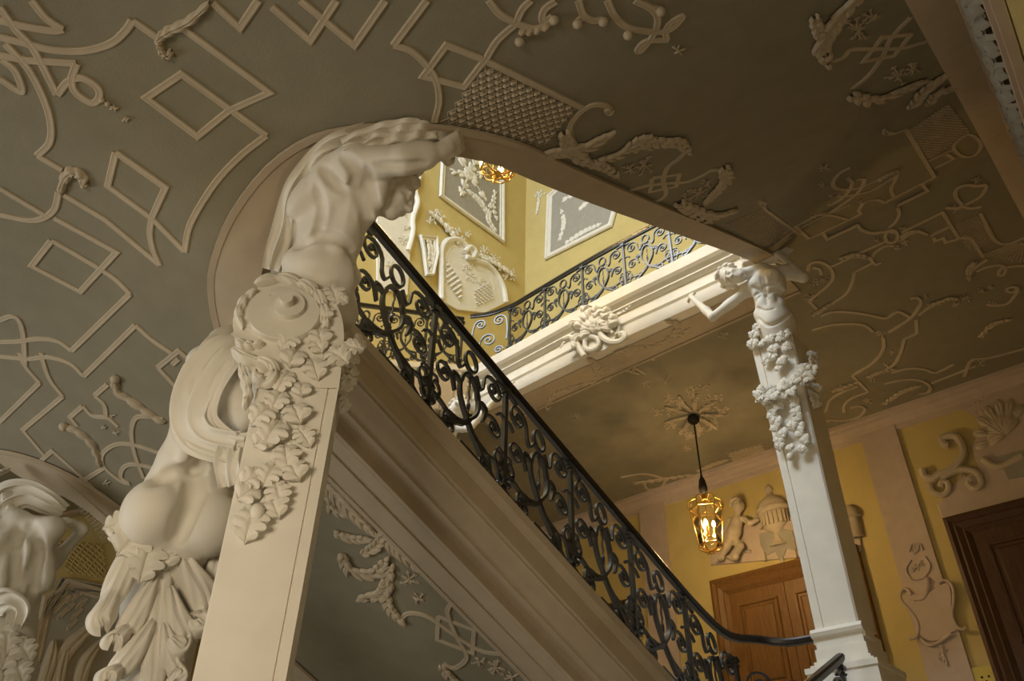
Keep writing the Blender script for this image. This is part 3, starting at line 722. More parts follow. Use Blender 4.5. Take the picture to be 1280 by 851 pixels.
def acanthus(mb, spine, nor, width, lobes=5, h=.03, nv=13, ruffle=.25, half=0, flow=.6):
    """scalloped leaf along a 3-D spine; nor: surface normals the relief stands on"""
    sp = np.asarray(spine, float); n = len(sp); T, S, N = frames(sp, nor); wd = np.asarray(width, float) if np.ndim(width) else width*np.sin(np.linspace(.25, math.pi*.97, n))**.7
    v = np.linspace(-1, 1, nv) if not half else (np.linspace(0, 1, nv) if half > 0 else np.linspace(-1, 0, nv)); G = np.zeros((n, nv, 3))
    for i in range(n):
        u = i/(n-1); ph = (lobes*u) % 1.0; lob = .62+.38*math.sin(math.pi*ph)**.55
        av = np.abs(v); x = v*wd[i]*(1-av*(1-lob)); z = h*(.25+.75*(1-av**2.2))*(.55+.45*math.sin(math.pi*ph)**.5)+h*ruffle*np.cos(math.pi*(2*lobes*u-1.5*av))*av-h*.3*np.exp(-(v/.10)**2)
        z[0] = z[0] if half > 0 else -.002; z[-1] = z[-1] if half < 0 else -.002
        G[i] = sp[i]+S[i]*x[:, None]+N[i]*z[:, None]+T[i]*(flow*wd[i]*av**1.5)[:, None]
    grid(mb, G, flip=True); return mb
def rnd_blob_flower(mb, c, n, r, pet=5, s2=None):
    """flat flower of `pet` round petals about c with normal n"""
    n = nrm(n); a = nrm(np.cross(n, (0.3, 0.5, 0.8))); b = np.cross(n, a)
    for k in range(pet):
        t = 2*math.pi*k/pet; d = a*math.cos(t)+b*math.sin(t); blob(mb, c+d*r*.58, r*.42, n, .55)
    blob(mb, np.asarray(c)+n*r*.15, r*.25, n, .9)
def blob(mb, c, r, n, fl=.6, seg=8, rings=5):
    n = nrm(n); a = nrm(np.cross(n, (0.31, 0.52, 0.79))); b = np.cross(n, a); G = []
    for i in range(rings+1):
        p = math.pi*i/rings/2*1.15; rr = math.sin(p)*r if i else 1e-4
        G.append([np.asarray(c)+(a*math.cos(t)+b*math.sin(t))*rr+n*(math.cos(p)*r*fl) for t in np.arange(seg)*2*math.pi/seg])
    grid(mb, np.array(G), closed_v=True)
# ================================================================== STATUES AND THEIR PILLARS
LEAF = [leaf_mesh('leaf', .105, .090, 3, 1), leaf_mesh('leaf', .12, .085, 4, 2, .03), leaf_mesh('leaf', .085, .085, 2, 3, .01)]
def basis(n, up=(0, 0, 1)):                 # columns x, y(up in plane), z(normal)
    n = nrm(n); y = nrm(np.asarray(up)-n*np.dot(up, n)); x = np.cross(y, n); return x, y, n
def put_leaf(p, n, ang, s, parent, k=0, tilt=.25):
    x, y, z = basis(n); d = x*math.sin(ang)-y*math.cos(ang); d = nrm(d+z*tilt); zz = nrm(z-d*np.dot(z, d)); xx = np.cross(d, zz)
    M_ = Matrix(((xx[0]*s, d[0]*s, zz[0]*s, p[0]), (xx[1]*s, d[1]*s, zz[1]*s, p[1]), (xx[2]*s, d[2]*s, zz[2]*s, p[2]), (0, 0, 0, 1)))
    return place('leaf', LEAF[k % 3], M_, parent)
# ------------------------------------------------ near pillar with scroll console and the bending atlas
T0 = 2.78
base_c = ray(300, 851)*T0
N1 = nrm((0.80, -0.60, 0)); X1, Y1, _ = basis(N1)
on1 = lambda x, y, d=0.0: on_plane(x, y, base_c+N1*d, N1)
PIL = thing('atlas_pillar', (base_c[0]-N1[0]*.15, base_c[1]-N1[1]*.15, -1.6), 'large cream herm pillar with spiral scroll, a leaf garland and a muscular atlas bending over it', 'statue')
tl, tr = on1(321, 486), on1(423, 486); bl, br = on1(240, 851), on1(357, 851)
slope_l, slope_r = (tl-bl)/(tl[2]-bl[2]), (tr-br)/(tr[2]-br[2])
zt = tl[2]+.10; zb = -1.05
edge = lambda p, sl, z: p+sl*(z-p[2])
mb = MB(); G = []
for z in np.linspace(zb, zt, 12):
    a, b = edge(bl, slope_l, z), edge(br, slope_r, z); m_ = .030
    G.append([a+X1*.0-N1*.30, a+X1*.0, a+X1*.010+N1*.004, b-X1*m_*1.55+N1*.004, b-X1*m_*1.5-N1*.004, b-X1*m_*1.3-N1*.004, b-X1*m_*1.25+N1*.0, b, b-N1*.30])
G = np.array(G); grid(mb, G, closed_v=True); k = G.shape[1]; mb.F.append(tuple(range(k))); mb.F.append(tuple(11*k+i for i in reversed(range(k))))
mb.build('shaft', M_STUCCO, PIL, True, 25)
mb = MB(); bc = (bl+br)/2; bc = bc+X1*0
for (hw, z0, z1_) in ((.27, -1.6, -1.2), (.23, -1.2, -1.12), (.21, -1.12, -1.05)):
    c0 = edge(bc, (slope_l+slope_r)/2, zb)-N1*.15
    Vb = [c0*np.array([1, 1, 0])+X1*sx*hw+N1*sy*hw+np.array([0, 0, z]) for z in (z0, z1_) for sx, sy in ((-1, -1), (1, -1), (1, 1), (-1, 1))]
    mb.add(Vb, [(0, 3, 2, 1), (4, 5, 6, 7), (0, 1, 5, 4), (1, 2, 6, 5), (2, 3, 7, 6), (3, 0, 4, 7)])
mb.build('plinth', M_STUCCO, PIL, False)
# console: outline traced on the broad face, 0.3 m deep
outl = [(321, 490), (308, 455), (296, 428), (291, 405), (299, 383), (315, 366), (336, 355), (360, 352), (385, 355), (407, 366), (421, 383), (429, 408), (429, 440), (423, 490)]
mb = MB(); o2 = catmull(outl, 5); A_ = np.array([on1(x, y) for x, y in o2]); G = np.stack([A_-N1*.32, A_, A_*1.0+N1*.012, A_+N1*.012], 1)
cen = A_.mean(0); G[:, 3] = cen+(A_-cen)*.965+N1*.012
grid(mb, G, flip=False); n_ = len(A_); idx = np.arange(n_)*4
mb.F.append(tuple(int(i)+3 for i in idx)); mb.F.append(tuple(int(i) for i in idx[::-1])); mb.build('console', M_STUCCO, PIL, True, 30)
def disc(mb, cx, cy, r, h0, h1, squash=1.0):
    c = on1(cx, cy); pr = r*np.linalg.norm(c@CF)/F_PX
    t = np.linspace(0, 2*math.pi, 48, endpoint=False); rows = []
    for rr, hh in ((1.0, h0), (1.0, h1-.006), (.975, h1), (.02, h1)):
        rows.append([c+(X1*math.cos(a)+Y1*math.sin(a)*squash)*pr*rr+N1*hh for a in t])
    grid(mb, np.array(rows), closed_v=True, flip=True)
mb = MB(); disc(mb, 355, 397, 44, 0, .05, .95)
# raised spiral: wedge ribbon that grows towards the eye
def spiral_ridge(mb, cx, cy, r0, turns, h0, h1, a0=2.6):
    c = on1(cx, cy); sc_ = np.linalg.norm(c@CF)/F_PX; n = 70; t = np.linspace(0, 1, n); a = a0-turns*2*math.pi*t; r = r0*(1-.80*t)*sc_
    out_ = np.array([c+(X1*math.cos(q)+Y1*math.sin(q))*rr+N1*(h0+(h1-h0)*.3) for q, rr in zip(a, r)])
    hh = h0+(h1-h0)*(.30+.70*t)
    rows = [[c+(X1*math.cos(q)+Y1*math.sin(q))*rr*1.03+N1*(h0-.006), c+(X1*math.cos(q)+Y1*math.sin(q))*rr+N1*h_, c+(X1*math.cos(q)+Y1*math.sin(q))*rr*.35+N1*(h_+.002)] for q, rr, h_ in zip(a, r, hh)]
    grid(mb, np.array(rows), flip=False)
spiral_ridge(mb, 359, 393, 27, 1.55, .05, .105); mb.build('scroll', M_STUCCO, PIL, True, 45)
mb = MB(); disc(mb, 359, 392, 8, .06, .125); mb.build('scroll_eye', M_STUCCO, PIL, True, 45)
# acanthus curls on the console
def leaf_on(path, wpx, n, lobes, h, parent, name='acanthus_leaf', m=M_STUCCO, on=on1, normal=N1, lift=.012, tip=0.0, old=False):
    q = catmull(path, 7); pts = np.array([on(x, y, lift) for x, y in q]); k = len(pts); s_ = (pts@CF).mean()/F_PX
    if tip: pts = pts+normal*(np.linspace(0, 1, k)**3*tip)[:, None]
    mb = MB(); (acanthus if old else feather)(mb, pts, normal, wpx*s_*np.sin(np.linspace(.45, math.pi*.96, k))**.6, lobes, h); return mb.build(name, m, parent, True, 0)
leaf_on([(318, 358), (345, 350), (372, 355), (392, 366), (402, 382), (408, 400), (406, 412)], 10, 0, 6, .05, PIL, old=True)
leaf_on([(322, 364), (306, 376), (298, 394), (304, 412)], 6, 0, 4, .04, PIL, old=True)
leaf_on([(294, 428), (305, 432), (316, 434), (330, 431)], 7, 0, 3, .04, PIL, old=True)
leaf_on([(290, 440), (305, 450), (325, 455), (340, 462), (343, 474), (333, 482), (322, 480), (320, 470)], 9, 0, 4, .06, PIL, old=True, tip=.05)
leaf_on([(300, 458), (306, 475), (310, 495), (305, 512)], 7, 0, 4, .05, PIL, old=True)
# garland of leaves hanging on the shaft
GL = [(412, 372, .5, 1.0), (403, 395, .2, .95), (398, 425, .3, 1.15), (417, 385, 1.2, .75), (372, 430, -.5, 1.0), (392, 440, .7, .95), (410, 452, 1.0, 1.15), (425, 448, 1.6, .9), (372, 452, -.2, 1.2), (390, 463, .4, 1.1), (362, 478, -.3, 1.0), (378, 492, .1, .9), (352, 503, -.2, 1.0), (343, 520, -.6, 1.1), (366, 520, .5, 1.25), (350, 540, -.3, 1.25), (372, 548, .7, .9), (338, 560, -.8, .95), (356, 570, .3, 1.1), (346, 592, -.3, 1.0), (362, 592, .6, 1.15), (330, 605, -.9, 1.0), (344, 615, .4, 1.0), (321, 622, -.7, 1.1), (338, 632, .5, 1.05), (322, 645, -.1, 1.3)]
for i, (x, y, a, s_) in enumerate(GL): put_leaf(on1(x, y-12, .012), N1, a, s_*1.0, PIL, i)
mb = MB(); ball(mb, on1(322, 640, .05), .030, 12, 8, sz=1.25); mb.build('acorn', M_STUCCO, PIL)
# leaves down the far side of the console
for i, (x, y) in enumerate(((446, 418), (442, 437), (437, 455), (432, 472), (426, 490), (444, 428), (434, 463))):
    put_leaf(on1(x, y, -.12), nrm(X1+N1*.6), .3*(-1)**i, .85, PIL, i)
# the atlas: muscular body seen from behind, one arm folded up to the soffit
away = nrm(ray(420, 260)*np.array([1, 1, .25])); S = SDF(.0085); sB = 1.22
hip, wa, ch, ne = P(393, 372, 4.02), P(411, 302, 4.06), P(430, 244, 4.08), P(463, 205, 4.10)
sh1, sh2 = P(444, 206, 3.98), P(488, 228, 4.25)
torso(S, hip, wa, ch, ne, sh1, sh2, away, sB, True, .03)
A_ = axes(wa-hip, away)
q_ = lambda x, y, t: P(x, y, t)
S.ell(hip-A_[2]*.05, (.235, .17, .15), A_, .04); S.ell(lerp(hip, wa, .50), (.205, .15, .11), A_, .02)
S.chain([q_(374, 306, 3.90), q_(395, 297, 3.84), q_(418, 297, 3.84), q_(438, 308, 3.90)], [.006]*4, .02); S.ops[-3:] = [o[:6]+(True,) for o in S.ops[-3:]]
S.cone(q_(458, 212, 3.88), q_(465, 262, 3.92), .008, .010, .03, True); S.cone(q_(465, 262, 3.92), q_(455, 330, 3.95), .004, .006, .03, True)
S.cone(q_(420, 212, 3.86), q_(436, 255, 3.86), .002, .006, .04, True)
S.ell(q_(472, 245, 4.02), (.05, .07, .15), axes(ch-wa, away), .03); S.ell(q_(408, 226, 3.97), (.07, .05, .10), axes(ch-wa, away), .03); S.ell(q_(438, 222, 3.93), (.055, .045, .07), axes(ch-wa, away), .025)
el, wr = P(503, 200, 3.93), P(550, 189, 4.02)
arm(S, sh1, el, wr, 1.40); S.cone(lerp(sh1, el, .4), lerp(el, wr, .6), .075, .062, .03); S.ell(P(532, 197, 3.99), (.06, .05, .055), None, .03)
hand(S, wr, nrm(P(573, 178, 4.10)-wr), nrm((-.15, .25, .95)), 1.45, 1.15, -1)
el2, wr2 = P(518, 207, 4.28), P(530, 184, 4.36); arm(S, sh2, el2, wr2, 1.1); hand(S, wr2, nrm((0.05, .1, 1)), nrm((.6, -.4, .2)), 1.1, .8, -1)
hc = P(491, 244, 4.18); head(S, hc, nrm((0.55, 0.6, -.55)), nrm((.35, .35, .75)), 1.25); S.cone(ne, hc, .068, .062, .03)
for pts, r, k in (([(372, 310), (388, 299), (405, 295), (422, 298), (436, 308), (442, 322)], .014, .03), ([(442, 322), (448, 345), (447, 372)], .012, .03), ([(458, 212), (460, 230), (465, 250), (478, 270)], .020, .035), ([(428, 197), (441, 206), (447, 222), (440, 236)], .012, .04), ([(404, 210), (416, 226), (432, 238)], .008, .04), ([(448, 240), (458, 268), (456, 300), (446, 330)], .010, .045), ([(396, 232), (402, 262), (396, 292)], .006, .04), ([(472, 205), (500, 206), (530, 204)], .008, .03)): S.line(pts, r, k)
sdf_obj('body', S, M_STUCCO, PIL)
sdf_obj('hair', hair_sdf(hc, nrm((0.55, 0.6, -.55)), nrm((.35, .35, .75)), 1.28, 3), M_STUCCO, PIL)
# drapery slung over the arm and down the back
mb = MB(); pth = catmull([P(567, 170, 4.12), P(530, 167, 4.05), P(485, 169, 4.00), P(440, 178, 3.98), P(404, 194, 3.98), P(382, 224, 4.00), P(370, 258, 4.03), P(362, 300, 4.05), P(350, 340, 4.02)], 6); k = len(pth)
wd = np.array([nrm(CU*.9+CR*(.35 if i < k*.4 else -.1)) for i in range(k)]); T_ = np.gradient(pth, axis=0); wd = np.array([nrm(np.cross(CF, t)) for t in T_])
cloth(mb, pth, wd*(np.linspace(.07, .085, k)+.015*np.sin(np.linspace(0, 9, k)))[:, None], -CF, 3.5, .028, .4, 34, rip=.026); mb.build('drapery', M_STUCCO, PIL, True, 60)
mb = MB(); pth = catmull([P(546, 165, 4.06), P(515, 163, 3.98), P(475, 170, 3.94), P(430, 187, 3.92)], 8); k = len(pth); T_ = np.gradient(pth, axis=0)
cloth(mb, pth, np.array([nrm(np.cross(CF, t)) for t in T_])*.06, -CF, 3, .02, 1.9, 26, rip=.022); mb.build('drapery', M_STUCCO, PIL, True, 60)

# ------------------------------------------------ second herm behind on the left: back, drapery and acanthus sheath
H2 = thing('herm_statue', (-4.0, 1.9, -1.6), 'cream herm statue seen from behind, left of the scroll pillar, draped back, acanthus sheath', 'statue')
S = SDF(.010); aw2 = nrm(ray(240, 560)*np.array([1, 1, .2]))
hip, wa, ch, ne = P(236, 618, 3.95), P(258, 545, 3.96), P(286, 478, 4.03), P(304, 432, 4.22)
shl, shr = P(256, 454, 4.16), P(338, 452, 4.30); s2 = 1.32
torso(S, hip, wa, ch, ne, shl, shr, aw2, s2, True, .035); A_ = axes(wa-hip, aw2)
for e in (-1, 1): S.ell(hip+A_[0]*e*.137-A_[1]*.13-A_[2]*.09, (.142, .138, .165), A_, .032)
S.cone(hip-A_[2]*.15, hip-A_[2]*.42, .20, .19, .06)
S.chain([hip-A_[1]*.20+A_[2]*.07, hip-A_[1]*.245-A_[2]*.06, hip-A_[1]*.25-A_[2]*.28], [.014, .030, .020], .05); S.ops[-2:] = [o[:6]+(True,) for o in S.ops[-2:]]
arm(S, shl, P(275, 424, 4.36), P(292, 412, 4.50), 1.1); arm(S, shr, P(345, 430, 4.50), P(335, 405, 4.55), 1.1)
hand(S, P(292, 412, 4.50), nrm((0.2, .1, 1)), nrm((.6, .5, .1)), 1.1, .8); hand(S, P(335, 405, 4.55), nrm((0.0, .1, 1)), nrm((.6, .5, .1)), 1.1, .8)
hd2 = P(318, 432, 4.50); head(S, hd2, nrm((-.5, .8, -.3)), (0, 0, 1), 1.1); S.cone(ne, hd2, .07, .065, .03)
for pts, r, k in (([(240, 584), (243, 604), (240, 630), (228, 655), (222, 672)], .030, .05), ([(192, 604), (214, 592), (240, 588)], .012, .05), ([(241, 588), (262, 578), (290, 584)], .012, .05), ([(268, 520), (256, 550), (241, 586)], .010, .06)): S.line(pts, r, k)
sdf_obj('body', S, M_STUCCO, H2); sdf_obj('hair', hair_sdf(hd2, nrm((-.5, .8, -.3)), (0, 0, 1), 1.15, 9), M_STUCCO, H2)
def px_cloth(path, w_, folds, amp, ph, parent, lift=.0):
    pts = catmull([P(*p) for p in path], 7); T_ = np.gradient(pts, axis=0); mb = MB()
    W_ = np.interp(np.linspace(0, 1, len(pts)), np.linspace(0, 1, len(w_)), w_)
    cloth(mb, pts, np.array([nrm(np.cross(CF, t)) for t in T_])*W_[:, None], -CF, folds, amp, ph, 34); mb.build('drapery', M_STUCCO, parent, True, 60)
px_cloth([(296, 426, 3.98), (276, 440, 3.88), (254, 468, 3.80), (238, 500, 3.74), (236, 528, 3.70), (254, 550, 3.67), (292, 560, 3.65)], [.06, .09, .11, .10, .09, .08, .08], 2.3, .012, .3, H2)
px_cloth([(304, 440, 3.92), (286, 460, 3.83), (268, 492, 3.76), (264, 522, 3.71), (284, 545, 3.67), (305, 552, 3.66)], [.025, .03, .03, .03, .035, .04], 1.2, .010, 1.4, H2)
px_cloth([(240, 470, 3.84), (226, 505, 3.77), (222, 535, 3.72), (238, 558, 3.68), (275, 572, 3.66)], [.03, .035, .035, .035, .03], 1.2, .010, .9, H2)
px_cloth([(290, 556, 3.66), (284, 580, 3.64), (287, 608, 3.62)], [.05, .06, .05], 2, .018, .2, H2)
px_cloth([(304, 540, 3.70), (296, 575, 3.66), (294, 600, 3.66)], [.04, .05, .04], 2, .018, 1.2, H2)
# sheath: tapering pedestal wrapped in acanthus
N2 = nrm(-aw2*np.array([1, 1, 0])); X2, Y2, _ = basis(N2); c2 = P(206, 720, 3.86)
on2 = lambda x, y, d=0.0: on_plane(x, y, c2+N2*d, N2)
mb = MB(); G = []
for (xl, xr, y, dp) in ((152, 290, 652, .30), (138, 285, 690, .30), (140, 272, 740, .28), (140, 262, 790, .26), (132, 250, 851, .25), (128, 232, 920, .24), (120, 205, 1010, .22)):
    a, b = on2(xl+8, y), on2(xr-12, y); m_ = (a+b)/2; hw = np.linalg.norm(b-a)/2
    G.append([m_+X2*hw*math.cos(t)*(1 if True else 1)+N2*(math.sin(t)*dp*.45-.05) for t in np.arange(28)*2*math.pi/28])
grid(mb, np.array(G), closed_v=True, flip=False); mb.F.append(tuple(range(28))); mb.F.append(tuple(6*28+i for i in reversed(range(28)))); mb.build('sheath', M_STUCCO, H2, True, 50)
k2 = dict(parent=H2, on=on2, normal=N2)
def lf2(path, w_, lobes, h, lift=.09, tip=.0): return leaf_on(path, w_, 0, lobes, h, H2, on=on2, normal=N2, lift=lift, tip=tip, old=True)
lf2([(205, 690), (200, 740), (196, 790), (190, 860), (184, 900)], 16, 4, .03, .10)
lf2([(190, 665), (168, 690), (150, 725), (135, 758), (124, 780), (128, 795)], 18, 2, .09, .08, .05)
lf2([(220, 680), (235, 715), (252, 745), (258, 770), (246, 782), (238, 775)], 20, 2, .10, .08, .05)
lf2([(196, 720), (178, 755), (160, 785), (142, 805), (138, 815)], 17, 2, .08, .08, .05)
lf2([(212, 735), (220, 770), (232, 800), (222, 812), (208, 800)], 17, 2, .08, .09, .05)
lf2([(192, 775), (172, 808), (150, 835), (134, 850), (130, 862)], 17, 2, .08, .08, .05)
lf2([(204, 780), (212, 815), (222, 845), (214, 860)], 16, 2, .08, .09, .05)
lf2([(250, 655), (262, 680), (268, 705), (258, 735), (246, 730)], 12, 3, .06, .05, .03)
# flower leaves and tie on the loins
mb = MB(); band = catmull([on2(138, 676, .06), on2(160, 657, .10), on2(185, 655, .13), on2(210, 668, .15), on2(235, 675, .13), on2(255, 660, .10), on2(285, 652, .06)], 8); tube(mb, band, .022, 8); mb.build('sash', M_STUCCO, H2)
for i, (x, y, a, s_) in enumerate(((212, 640, 1.2, 1.5), (225, 648, 1.9, 1.3), (205, 655, -1.2, 1.3), (215, 665, .4, 1.4), (232, 662, 1.3, 1.4), (200, 668, -.4, 1.6), (185, 672, -.5, 1.8), (190, 690, .0, 1.7), (205, 700, .3, 1.3), (165, 670, -1.2, 1.2))):
    put_leaf(on2(x, y-14, .15), N2, a, s_, H2, i, .2)
# side volute and the ochre flank of the pedestal
mb = MB(); sp = spiral2((268, 700), 20, 3, 1.5, -1.5, 40); tube(mb, np.array([on2(x, y, .03) for x, y in sp]), .022, 8, N2); mb.build('volute', M_STUCCO, H2)
mb = MB(); q = [on2(252, 700, -.10), on2(296, 690, -.14), on2(250, 1010, -.14), on2(196, 1010, -.10)]; V = [p for p in q]+[p-N2*.12 for p in q]
mb.add(V, [(0, 1, 2, 3), (7, 6, 5, 4), (0, 4, 5, 1), (1, 5, 6, 2), (2, 6, 7, 3), (3, 7, 4, 0)]); o = mb.build('flank', M_YELLOW, H2, False); o['label'] = 'ochre flank of the pedestal'

# ------------------------------------------------ far left atlas, partly out of the frame
H3 = thing('atlas_statue', (-6.2, 1.75, -1.6), 'muscular stucco atlas at the far left edge, one hand raised to the soffit', 'statue')
S = SDF(.010); aw3 = nrm(ray(30, 700)*np.array([1, 1, .2])); s3 = 1.2; d3 = .12
hip, wa, ch, ne = P(2, 800, 5.2), P(14, 752, 5.28), P(26, 698, 5.38), P(22, 652, 5.48)
shr, shl = P(66, 660, 5.46), P(-22, 668, 5.36)
torso(S, hip, wa, ch, ne, shl, shr, aw3, s3, True)
el, wr = P(55, 716, 5.62), P(103, 662, 5.74); arm(S, P(60, 668, 5.5), el, wr, 1.15); hand(S, wr, nrm(P(84, 642, 5.84)-wr), nrm(P(70, 665, 5.8)-wr), 1.25, .8)
el2 = P(-50, 640, 5.5); arm(S, shl, el2, P(-20, 610, 5.75), 1.15); hand(S, P(-20, 610, 5.75), nrm((.2, .2, 1)), nrm((.4, .5, 0)), 1.15, .8)
hd3 = P(10, 640, 5.62); head(S, hd3, nrm((-.5, .8, -.4)), (0, 0, 1), 1.1); S.cone(ne, hd3, .075, .07, .03)
for pts, r, k in (([(40, 655), (48, 680), (44, 705), (30, 730)], .014, .05), ([(0, 690), (18, 674), (36, 660)], .012, .05), ([(22, 660), (20, 700), (12, 760)], .012, .06), ([(50, 690), (46, 720), (36, 750)], .010, .05)): S.line(pts, r, k)
sdf_obj('body', S, M_STUCCO, H3); sdf_obj('hair', hair_sdf(hd3, nrm((-.5, .8, -.4)), (0, 0, 1), 1.15, 11), M_STUCCO, H3)
px_cloth([(-12, 640, 5.50), (12, 622, 5.56), (35, 618, 5.60), (58, 628, 5.62), (78, 640, 5.66)], [.10, .12, .10, .09, .06], 3, .025, .5, H3)
px_cloth([(-10, 755, 5.08), (8, 752, 5.06), (22, 762, 5.08), (18, 782, 5.08)], [.08, .10, .09, .06], 2.5, .03, .3, H3)
c3 = P(0, 850, 5.1); N3 = nrm(-aw3*np.array([1, 1, 0])); X3 = basis(N3)[0]
mb = MB(); G = [[np.array([c3[0], c3[1], z])+X3*math.cos(t)*r+N3*math.sin(t)*r*.8 for t in np.arange(20)*2*math.pi/20] for z, r in ((-1.6, .30), (-1.3, .30), (-1.25, .16), (.4, .19), (1.1, .23), (1.35, .20))]
grid(mb, np.array(G), closed_v=True, flip=True); mb.build('pedestal', M_STUCCO, H3, True, 40)
on3 = lambda x, y, d=0.0: on_plane(x, y, c3+N3*(.2+d), N3)
for i, (x, y, a) in enumerate(((8, 790, .3), (20, 800, .8), (10, 815, 0), (-2, 805, -.5), (18, 825, .6), (8, 838, 0), (-4, 830, -.6), (14, 850, .4))): put_leaf(on3(x, y), N3, a, 1.5, H3, i, .35)

# ------------------------------------------------ right column with the frontal atlas
def right_atlas(m):
    fx = (lambda V: mir(V)) if m else (lambda V: np.asarray(V))
    lab = 'white herm column at the left end of the gallery, its atlas glimpsed through the near railing' if m else 'white herm column at right, its atlas bracing one arm on the soffit, leaf garlands below'
    cx = -2.50 if not m else 2*AX+2.50
    R = thing('atlas_column', (cx, 6.93, ZF), lab, 'statue')
    def bl(name, mb, smooth=True, ang=30, mm=M_STUCCO):
        V = fx(np.concatenate(mb.V)); F = [tuple(reversed(f)) for f in mb.F] if m else mb.F; return link(name, V, F, mm, R, smooth, ang)
    c0 = -2.50; yc = 6.93
    mb = MB()                               # tapering shaft with a sunk fillet near its left edge
    G = []
    for z, hw in ((2.05, .185), (3.4, .195), (4.6, .215), (5.02, .225)):
        x0, x1, y0, y1 = c0-hw, c0+hw, yc-hw, yc+hw; e = .07
        G.append([(x0, y1, z), (x0, y0, z), (x0+e, y0, z), (x0+e+.004, y0+.012, z), (x0+e+.012, y0+.012, z), (x0+e+.016, y0-.004, z), (x1-.015, y0-.004, z), (x1, y0+.012, z), (x1, y1, z)])
    G = np.array(G); grid(mb, G, closed_v=True, flip=True); k = G.shape[1]; mb.F.append(tuple(range(k))); mb.F.append(tuple(3*k+i for i in reversed(range(k)))); bl('shaft', mb, False)
    mb = MB()                               # base: scroll roll, neck, block
    box(mb, c0-.20, c0+.20, yc-.20, yc+.20, 1.88, 2.0)
    G = [[(x, yc-.19+dy, z) for dy, z in ((.2, 2.07), (-.0, 2.07), (-.035, 2.055), (-.045, 2.03), (-.035, 2.0), (-.0, 1.985), (.0, 1.95), (.2, 1.95))] for x in (c0-.22, c0+.22)]
    grid(mb, np.array(G), closed_v=True, flip=True); mb.F += [tuple(range(mb.n-16, mb.n-8)), tuple(reversed(range(mb.n-8, mb.n)))]; bl('base_roll', mb, True, 30)
    mb = MB(); 
    for hw, z0, z1_ in ((.215, 1.80, 1.90), (.235, 1.76, 1.80), (.30, 1.70, 1.745), (.29, 1.50, 1.70), (.33, ZF+.14, 1.50), (.37, ZF, ZF+.14)): box(mb, c0-hw, c0+hw, yc-hw, yc+hw, z0, z1_)
    box(mb, c0-.26, c0+.26, yc-.26, yc+.26, 1.74, 1.77); bl('pedestal', mb, False)
    Q = lambda x, y, Y: on(x, y, 1, Y)
    S = SDF(.0075); s = 1.10; f = nrm((.10, -1, -.12))
    hip, wa, ch, ne = Q(972, 408, 6.80), Q(962, 384, 6.74), Q(960, 357, 6.70), Q(952, 336, 6.68)
    shL, shR = Q(936, 362, 6.68), Q(982, 340, 6.78); torso(S, hip, wa, ch, ne, shL, shR, f, s)
    S.cone(hip, Q(978, 436, 6.86), .20, .17, .06)
    arm(S, shL, Q(891, 396, 6.56), Q(864, 371, 6.86), 1.06); hand(S, Q(864, 371, 6.86), nrm(Q(864, 361, 7.1)-Q(864, 371, 6.86)), nrm((0, 1, .25)), 1.1, .5)
    arm(S, shR, Q(1004, 347, 6.78), Q(968, 311, 6.84), 1.10); hand(S, Q(968, 311, 6.84), nrm(Q(955, 302, 6.9)-Q(968, 311, 6.84)), nrm((-.3, .3, .6)), 1.15, .9, -1)
    hc = Q(916, 345, 6.56); face = nrm((.0, -.80, -.60)); up = nrm((-.86, -.20, .30)); head(S, hc, face, up, 1.42); S.cone(ne, hc-up*.05, .068, .066, .03)
    for pts, r_, k_ in (([(938, 377), (945, 368), (953, 364), (958, 370)], .006, .03), ([(958, 370), (966, 363), (976, 362), (984, 368)], .006, .03), ([(955, 345), (957, 360), (959, 380)], .005, .03), ([(948, 398), (958, 406), (970, 404), (988, 392)], .006, .03), ([(941, 358), (948, 362), (955, 358)], .007, .025), ([(958, 357), (968, 354), (978, 348)], .007, .025), ([(946, 384), (956, 388), (968, 386)], .004, .025)): S.line(pts, r_, k_)
    V, F = S.mesh(); link('body', fx(V), [tuple(q) if not m else tuple(q[::-1]) for q in F.tolist()], M_STUCCO, R, True, 0)
    V, F = hair_sdf(hc, face, up, 1.46, 5).mesh(); link('hair', fx(V), [tuple(q) if not m else tuple(q[::-1]) for q in F.tolist()], M_STUCCO, R, True, 0)
    # cloth pad between the neck and the soffit
    mb = MB(); pth = catmull([Q(928, 326, 6.75), Q(950, 322, 6.80), Q(972, 318, 6.84), Q(985, 322, 6.86)], 6); T_ = np.gradient(pth, axis=0)
    cloth(mb, pth, np.array([nrm(np.cross(CF, t)) for t in T_])*.10, -CF, 2, .03, .5, 20, .05); bl('drapery', mb, True, 60)
    # loin panel continuing the shaft face, and garlands
    N = np.array([0, -1.0, 0]); yf = yc-.225; k = 0
    def lf(x, y, a, s_, Y=yf-.01, n=N, tl=.3):
        nonlocal k; k += 1; p = Q(x, y, Y)
        if m: p = mir(p[None])[0]; n = np.asarray(n)*np.array([-1, 1, 1])
        put_leaf(p, n, a, s_, R, k, tl)
    for x, y, a, s_ in ((960, 398, .8, 1.0), (965, 405, 1.4, 1.0), (957, 404, -.3, 1.0), (952, 410, -1, 1.0), (966, 414, .6, .9), (947, 418, -.6, 1.2), (944, 428, -.3, 1.3), (951, 432, .4, 1.1), (962, 424, .2, 1.2), (970, 426, .9, 1.2), (980, 424, 1.2, 1.1), (968, 436, -.1, 1.2), (978, 438, .9, 1.1), (968, 447, -.5, 1.2), (976, 452, .3, 1.2), (962, 452, -.8, .9), (974, 462, 0, 1.0)): lf(x, y-5, a, s_, yf-.02)
